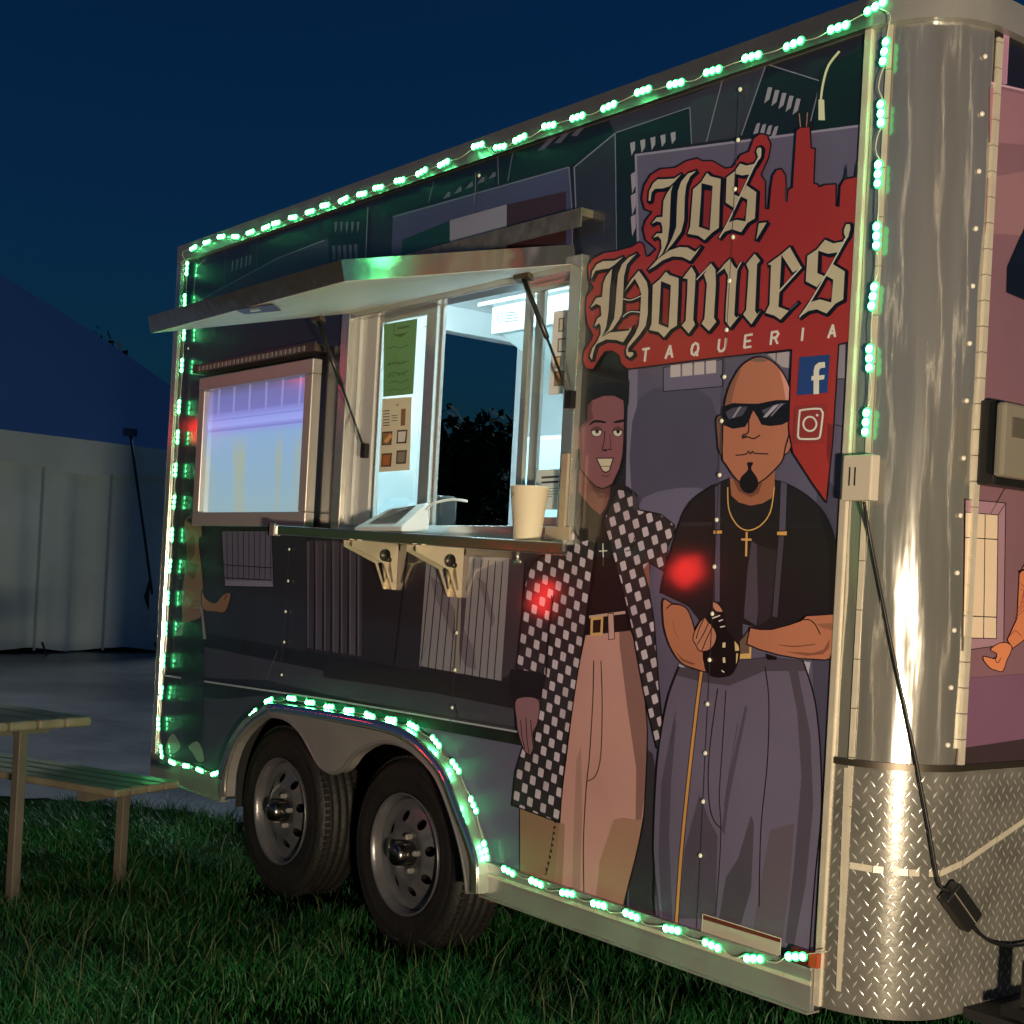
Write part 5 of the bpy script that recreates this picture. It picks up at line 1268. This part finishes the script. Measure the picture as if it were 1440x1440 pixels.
# grass
GR = []
def blades(name, n, region, hmin, hmax, wmin, wmax, mat):
    V = []; F = []
    k = 0
    x0, x1, y0, y1 = region
    while k < n:
        x = random.uniform(x0, x1); y = random.uniform(y0, y1)
        clump = math.sin(x*5.1+math.sin(y*3.7)*1.7)*math.sin(y*4.3+math.sin(x*2.9)*1.3)
        big = math.sin(x*1.9+1.1*math.sin(y*1.3))*math.sin(y*2.3+0.7*math.sin(x*1.7)+0.8)
        if random.random() > 0.60+0.30*clump+0.30*big: continue
        if any(abs(x-wx_) < 0.30 and -0.08 < y < 0.3 for wx_ in (0.0, -0.83)) and random.random() < 0.8: continue
        if inside(x, y, lotp): 
            if random.random() > 0.02: continue
        under = y > 0.15
        if under and random.random() < 0.55: continue
        k += 1
        h = random.uniform(hmin, hmax)*(0.72+0.28*clump+0.45*big)*(1.0 if random.random() > 0.04 else 1.7); w = random.uniform(wmin, wmax); a = random.uniform(0, 6.283); b_ = random.uniform(0.15, 1.1)*h; ba = random.uniform(0, 6.283)
        dx, dy = math.cos(a)*w/2, math.sin(a)*w/2; ex, ey = math.cos(ba)*b_, math.sin(ba)*b_; i = len(V)
        V += [(x-dx,y-dy,0),(x+dx,y+dy,0),(x+ex*.35+dx*.7,y+ey*.35+dy*.7,h*.6),(x+ex*.35-dx*.7,y+ey*.35-dy*.7,h*.6),(x+ex,y+ey,h)]
        F += [(i,i+1,i+2,i+3),(i+3,i+2,i+4)]
    me = bpy.data.meshes.new(name); me.from_pydata(V, [], F); me.materials.append(mat)
    o = bpy.data.objects.new(name, me); COL.objects.link(o); return stuff(o)
gm = pmat('grass_blade', (0.008, 0.085, 0.016), 0.55, var=0.35, vscale=3)
g = blades('grass', 95000, (-3.2, 3.6, -2.3, 1.4), 0.03, 0.085, 0.003, 0.006, gm); g['label'] = 'short dark grass growing in front of and under the trailer'; g['category'] = 'grass'
g2 = blades('tall_grass', 1300, (-2.2, 3.0, -1.6, 0.35), 0.09, 0.19, 0.002, 0.0045, pmat('dry_blade', (0.06,0.08,0.026), 0.6, var=0.3)); g2['label'] = 'scattered taller dry grass stems around the wheels'; g2['category'] = 'grass'

# ================================================================ MARQUEE AND TREES BEHIND
TA, TB = Vector((-13.55, 2.1, 0)), Vector((-14.6, 7.3, 0))
td = (TB-TA).normalized(); TA = TB - td*10.0; tn = Vector((-td.y, td.x, 0))
if tn.x > 0: tn = -tn
WTENT = 10.0
tent = thing('marquee_tent', 'large white walled marquee with a blue roof behind the bench', 'tent', tuple((TA+TB)/2))
TWALL = pmat('tent_wall', (0.60, 0.78, 0.76), 0.95, spec=0.0, var=0.14, vscale=0.8)
TROOF = pmat('tent_roof', (0.05, 0.13, 0.33), 1.0, spec=0.0, var=0.06, vscale=0.5)
ZE = 2.82
def wall_sheet(a, b, z0, z1, name, mat, amp, fold, off, parent):
    mb = MB(); n = 90; m_ = 10; d = (b-a); nn = Vector((-d.y, d.x, 0)).normalized()
    if nn.x < 0 and abs(nn.x) > abs(nn.y): nn = -nn
    V = []
    for j in range(m_+1):
        for i in range(n+1):
            t = i/n; f = j/m_
            s_ = math.sin(t*fold)+0.6*math.sin(t*fold*2.3+1)+0.35*math.sin(t*fold*5.1+f*2)
            V.append(a + d*t + nn*(off + amp*s_*(1-f*0.6)) + Vector((0,0,z0+(z1-z0)*f + (0.03*math.sin(t*fold*1.3) if j == 0 else 0))))
    mb.add(V, [(j*(n+1)+i, j*(n+1)+i+1, (j+1)*(n+1)+i+1, (j+1)*(n+1)+i) for j in range(m_) for i in range(n)], None, True)
    return mb.build(name, mat, parent)
C2, D2 = TB + tn*WTENT, TA + tn*WTENT
for a, b in ((TA, TB), (TB, C2), (C2, D2), (D2, TA)):
    wall_sheet(a, b, 0.05, ZE-0.02, 'side_wall', TWALL, 0.085, 34, -0.08, tent)
    wall_sheet(a, b, ZE-0.42, ZE+0.01, 'valance', TWALL, 0.012, 20, 0.06, tent)
pk = (TA+TB)/2 + tn*(WTENT/2); pk.z = 6.75
mb = MB()
cs = [TA, TB, C2, D2]
for i in range(4):
    a, b = cs[i]+Vector((0,0,ZE)), cs[(i+1) % 4]+Vector((0,0,ZE)); n = 14; V = []
    for j in range(n+1):
        f = j/n; zf = f**1.0
        for k in range(n+1):
            q = a.lerp(b, k/n); v = q.lerp(pk, f); v.z = ZE + (pk.z-ZE)*(f*0.72 + 0.28*(1-(1-f)**1.8)) - 0.10*math.sin(math.pi*k/n)*(1-f)*f*2; V.append(v)
    mb.add(V, [(j*(n+1)+k, j*(n+1)+k+1, (j+1)*(n+1)+k+1, (j+1)*(n+1)+k) for j in range(n) for k in range(n)], None, True)
mb.build('roof', TROOF, tent)
SEAM = pmat('tent_seam', (0.34, 0.48, 0.52), 0.8)
for k in range(1, 10):                      # welded seams between the wall lengths
    a = TA + td*(10.0*k/10.0); mb = MB(); mb.bar(a - tn*0.215 + Vector((0,0,0.06)), a - tn*0.215 + Vector((0,0,ZE-0.42)), 0.035, 0.006, None, (tn.x, tn.y, 0)); mb.build('wall_seam', SEAM, tent)
for k in range(6):                          # skirt pegs
    a = TA + td*(1.0+1.7*k) - tn*0.35; mb = MB(); mb.tube([a + Vector((0,0,0.0)), a + tn*0.12 + Vector((0,0,0.16))], 0.015, 6); mb.build('peg', BLACKP, tent)
def TW(px, py, off):
    d = ray(px, py); nn = -tn; o = TA + nn*off
    return CAM + d*((o-CAM).dot(nn)/d.dot(nn))
mb = MB(); mb.tube([TW(183,608,0.12), TW(190,660,0.14), TW(204,760,0.14), TW(214,836,0.13)], 0.018, 6); mb.tube([TW(211,812,0.13), TW(206,840,0.13), TW(209,858,0.13)], [0.01,0.035,0.006], 6); mb.build('tie_strap', pmat('strap_dark', (0.02,0.03,0.035), 0.7), tent)
mb = MB(); mb.obox(TW(183,608,0.1), td*0.08, tn*0.05, (0,0,0.05)); mb.build('corner_cap', pmat('cap_blue', (0.05,0.08,0.14), 0.6), tent)

def tree(loc, h, rad, label, seed, group='trees behind the lot'):
    rnd = random.Random(seed); x, y = loc
    t = thing('tree', label, 'tree', (x, y, 0), group)
    bark = pmat('bark', (0.03,0.024,0.018), 0.9, var=0.2)
    mb = MB(); mb.tube([(x,y,0),(x+0.1,y,h*.25),(x-0.1,y+.1,h*.5),(x,y,h*.75)], [h*.03,h*.024,h*.016,h*.006], 9)
    for k in range(7):
        a = rnd.uniform(0,6.28); z = h*rnd.uniform(.3,.6); mb.tube([(x,y,z),(x+math.cos(a)*rad*.4,y+math.sin(a)*rad*.4,z+h*.12),(x+math.cos(a)*rad*.75,y+math.sin(a)*rad*.75,z+h*.2)], [h*.011,h*.007,h*.002], 6)
    mb.build('trunk', bark, t)
    V = []; F = []
    lobes = [(rnd.gauss(0,.42)*rad, rnd.gauss(0,.42)*rad, h*rnd.uniform(.38,.88), rad*rnd.uniform(.28,.5)) for _ in range(16)]
    for _ in range(5200):
        lx, ly, lz, lr = rnd.choice(lobes); u_ = Vector((rnd.gauss(0,1), rnd.gauss(0,1), rnd.gauss(0,.8))).normalized()*lr*rnd.random()**0.45
        c = Vector((x+lx, y+ly, lz)) + u_; s_ = rnd.uniform(.10,.24); a = Vector((rnd.gauss(0,1),rnd.gauss(0,1),rnd.gauss(0,1))).normalized(); b = a.cross(Vector((rnd.random(),rnd.random(),1))).normalized(); i = len(V)
        V += [c+a*s_, c+b*s_*.6, c-a*s_, c-b*s_*.6]; F.append((i,i+1,i+2,i+3))
    me = bpy.data.meshes.new('crown'); me.from_pydata([tuple(v) for v in V], [], F); me.materials.append(pmat('leaf_dark', (0.020,0.030,0.014), 0.9, var=0.3, spec=0.1, vscale=2))
    o = bpy.data.objects.new('crown', me); COL.objects.link(o); o.parent = t; o.matrix_parent_inverse = Matrix.Translation(-Vector(t.location))
def at(px, dist):
    d = ray(px, 800); d.z = 0; d.normalize(); return (CAM.x+d.x*dist, CAM.y+d.y*dist)
tree(at(45, 44), 8.5, 3.0, 'dark round tree rising just above the marquee ridge', 1)
tree(at(228, 40), 6.0, 2.6, 'dark low tree beside the right end of the marquee', 2)
tree(at(648, 34), 5.3, 2.3, 'dark tree seen through the trailer door and serving window', 3)
tree(at(600, 46), 5.2, 3.4, 'broad dark tree seen through the trailer door behind the nearer one', 4)
tree(at(720, 46), 4.9, 3.2, 'low dark tree seen through the trailer door at its far jamb', 5)

# ================================================================ AN ASSUMED FLOODLIGHT THAT LIGHTS THE TRAILER (unseen, to the right of the camera)
FL = Vector((6.75, -3.36, 0.72))
fl = thing('assumed_flood_light', 'assumed unseen yellow work floodlight on a low black tripod facing the trailer nose', 'floodlight', (FL.x, FL.y, 0))
aim = (Vector((0.7, 0.0, 1.5)) - FL).normalized()
rg = aim.cross(Vector((0,0,1))).normalized(); ug = rg.cross(aim)
mb = MB(); mb.obox(FL-aim*0.06, rg*0.20, ug*0.15, aim*0.045); mb.build('housing', pmat('lamp_yellow', (0.6,0.42,0.03), 0.4), fl, 0.01)
mb = MB(); mb.obox(FL-aim*0.012, rg*0.18, ug*0.13, aim*0.002); mb.build('lens', pmat('lamp_lens', (0.8,0.8,0.8), 0.2, emit=LAMP_TINT, estr=8.0), fl)
mb = MB(); mb.tube([(FL.x,FL.y,0.30),(FL.x-aim.x*0.06,FL.y-aim.y*0.06,0.58)], 0.018, 10); mb.build('pole', BLACKP, fl)
for k in range(3):
    a = k*2.094; mb = MB(); mb.tube([(FL.x,FL.y,0.40),(FL.x+0.25*math.cos(a),FL.y+0.25*math.sin(a),0.01)], 0.014, 8); mb.build('leg', BLACKP, fl)
ld_ = bpy.data.lights.new('assumed_flood_lamp', 'AREA'); ld_.shape = 'RECTANGLE'; ld_.size = 0.34; ld_.size_y = 0.24; ld_.energy = LAMP_W; ld_.color = LAMP_TINT
lo_ = bpy.data.objects.new('assumed_flood_lamp', ld_); COL.objects.link(lo_); lo_.parent = fl; lo_.location = FL - Vector((FL.x, FL.y, 0)) + aim*0.004; lo_.rotation_euler = (-aim).to_track_quat('Z', 'Y').to_euler()

# assumed red lamps, unseen left of camera, added for red reflections in the vinyl
rl = thing('assumed_lamp_stand', 'assumed unseen black stand carrying two clusters of glowing red bulbs for reflections on the trailer', 'assumed lamp stand', (-2.1, -2.9, 0))
mb = MB(); mb.tube([(-2.1,-2.9,0),(-2.1,-2.9,1.75)], 0.02, 10); mb.lathe([(0.22,0.0),(0.22,0.03),(0.03,0.05)], 24, None, 'z', (-2.1,-2.9,0)); mb.build('pole', BLACKP, rl)
mb = MB(); mb.tube([(-2.8,-2.9,1.72),(-1.36,-2.9,1.72)], 0.012, 8); mb.build('arm', BLACKP, rl)
def red_cluster(x, y, z, top, mat, par, n, seed):
    rnd = random.Random(seed); mb = MB(); mb.tube([(x,y,z+0.06),(x,y,top)], 0.004, 6); h_ = mb.build('hook', BLACKP, par)
    for k in range(n):
        c = (x+rnd.uniform(-0.08,0.08), y+rnd.uniform(-0.03,0.03), z+rnd.uniform(-0.10,0.06)); r_ = rnd.uniform(0.028,0.05)
        mb = MB(); mb.lathe([(r_*.2,r_*1.2),(r_*.8,r_*.8),(r_,0.0),(r_*.8,-r_*.9),(r_*.02,-r_*1.3)], 14, None, 'z', c); mb.build('assumed_bulb', mat, h_)
RG = pmat('assumed_red_globe', (0.5,0.02,0.02), 0.4, emit=(1.0,0.03,0.025), estr=19.0)
for k, (x, z) in enumerate(((-2.76, 1.24), (-1.48, 1.44))): red_cluster(x, -2.9, z, 1.72, RG, rl, 6, 5+k)
rs = thing('assumed_lamp_pole', 'assumed unseen tall black pole carrying clusters of glowing red bulbs on its cross arm for reflections', 'assumed lamp pole', (-6.8, -2.9, 0))  # assumed unseen pole, added for red glints on rear wall and hatch edge
mb = MB(); mb.tube([(-6.8,-2.9,0),(-6.8,-2.9,3.3)], 0.025, 10); mb.lathe([(0.3,0.0),(0.3,0.03),(0.03,0.05)], 24, None, 'z', (-6.8,-2.9,0)); mb.build('pole', BLACKP, rs)
mb = MB(); mb.tube([(-8.1,-2.9,3.28),(-5.7,-2.9,3.28)], 0.014, 8); mb.build('arm', BLACKP, rs)
for k, (x, z) in enumerate(((-8.0, 2.55), (-5.9, 2.95))): red_cluster(x, -2.9, z, 3.28, RG, rs, 4, 11+k)
# unseen poles of rope light, added to draw bright streaks on the polished corner
for k, (px_, py_, lab) in enumerate(((3.58, -4.35, 'tall added pole of warm rope light making corner streaks, behind the camera'), (6.35, -1.50, 'tall added pole of warm rope light making corner streaks, before the trailer nose'), (6.60, 1.45, 'tall added pole of warm rope light making corner streaks, beyond the trailer nose'))):
    lp_ = thing('streak_pole', lab, 'added light pole', (px_, py_, 0), 'added poles of rope light for corner streaks')
    mb = MB(); mb.tube([(px_,py_,0),(px_,py_,4.4)], 0.03, 10); mb.lathe([(0.25,0.0),(0.25,0.04),(0.04,0.06)], 20, None, 'z', (px_,py_,0)); mb.build('pole', BLACKP, lp_)
    mb = MB(); mb.tube([(px_+0.040*math.cos(t*0.55), py_+0.040*math.sin(t*0.55), 0.35+t*0.0135) for t in range(300)], 0.010, 6); mb.build('streak_rope_light', pmat('streak_rope_warm', (0.8,0.7,0.5), 0.3, emit=(1.0,0.78,0.50), estr=12.0), lp_)
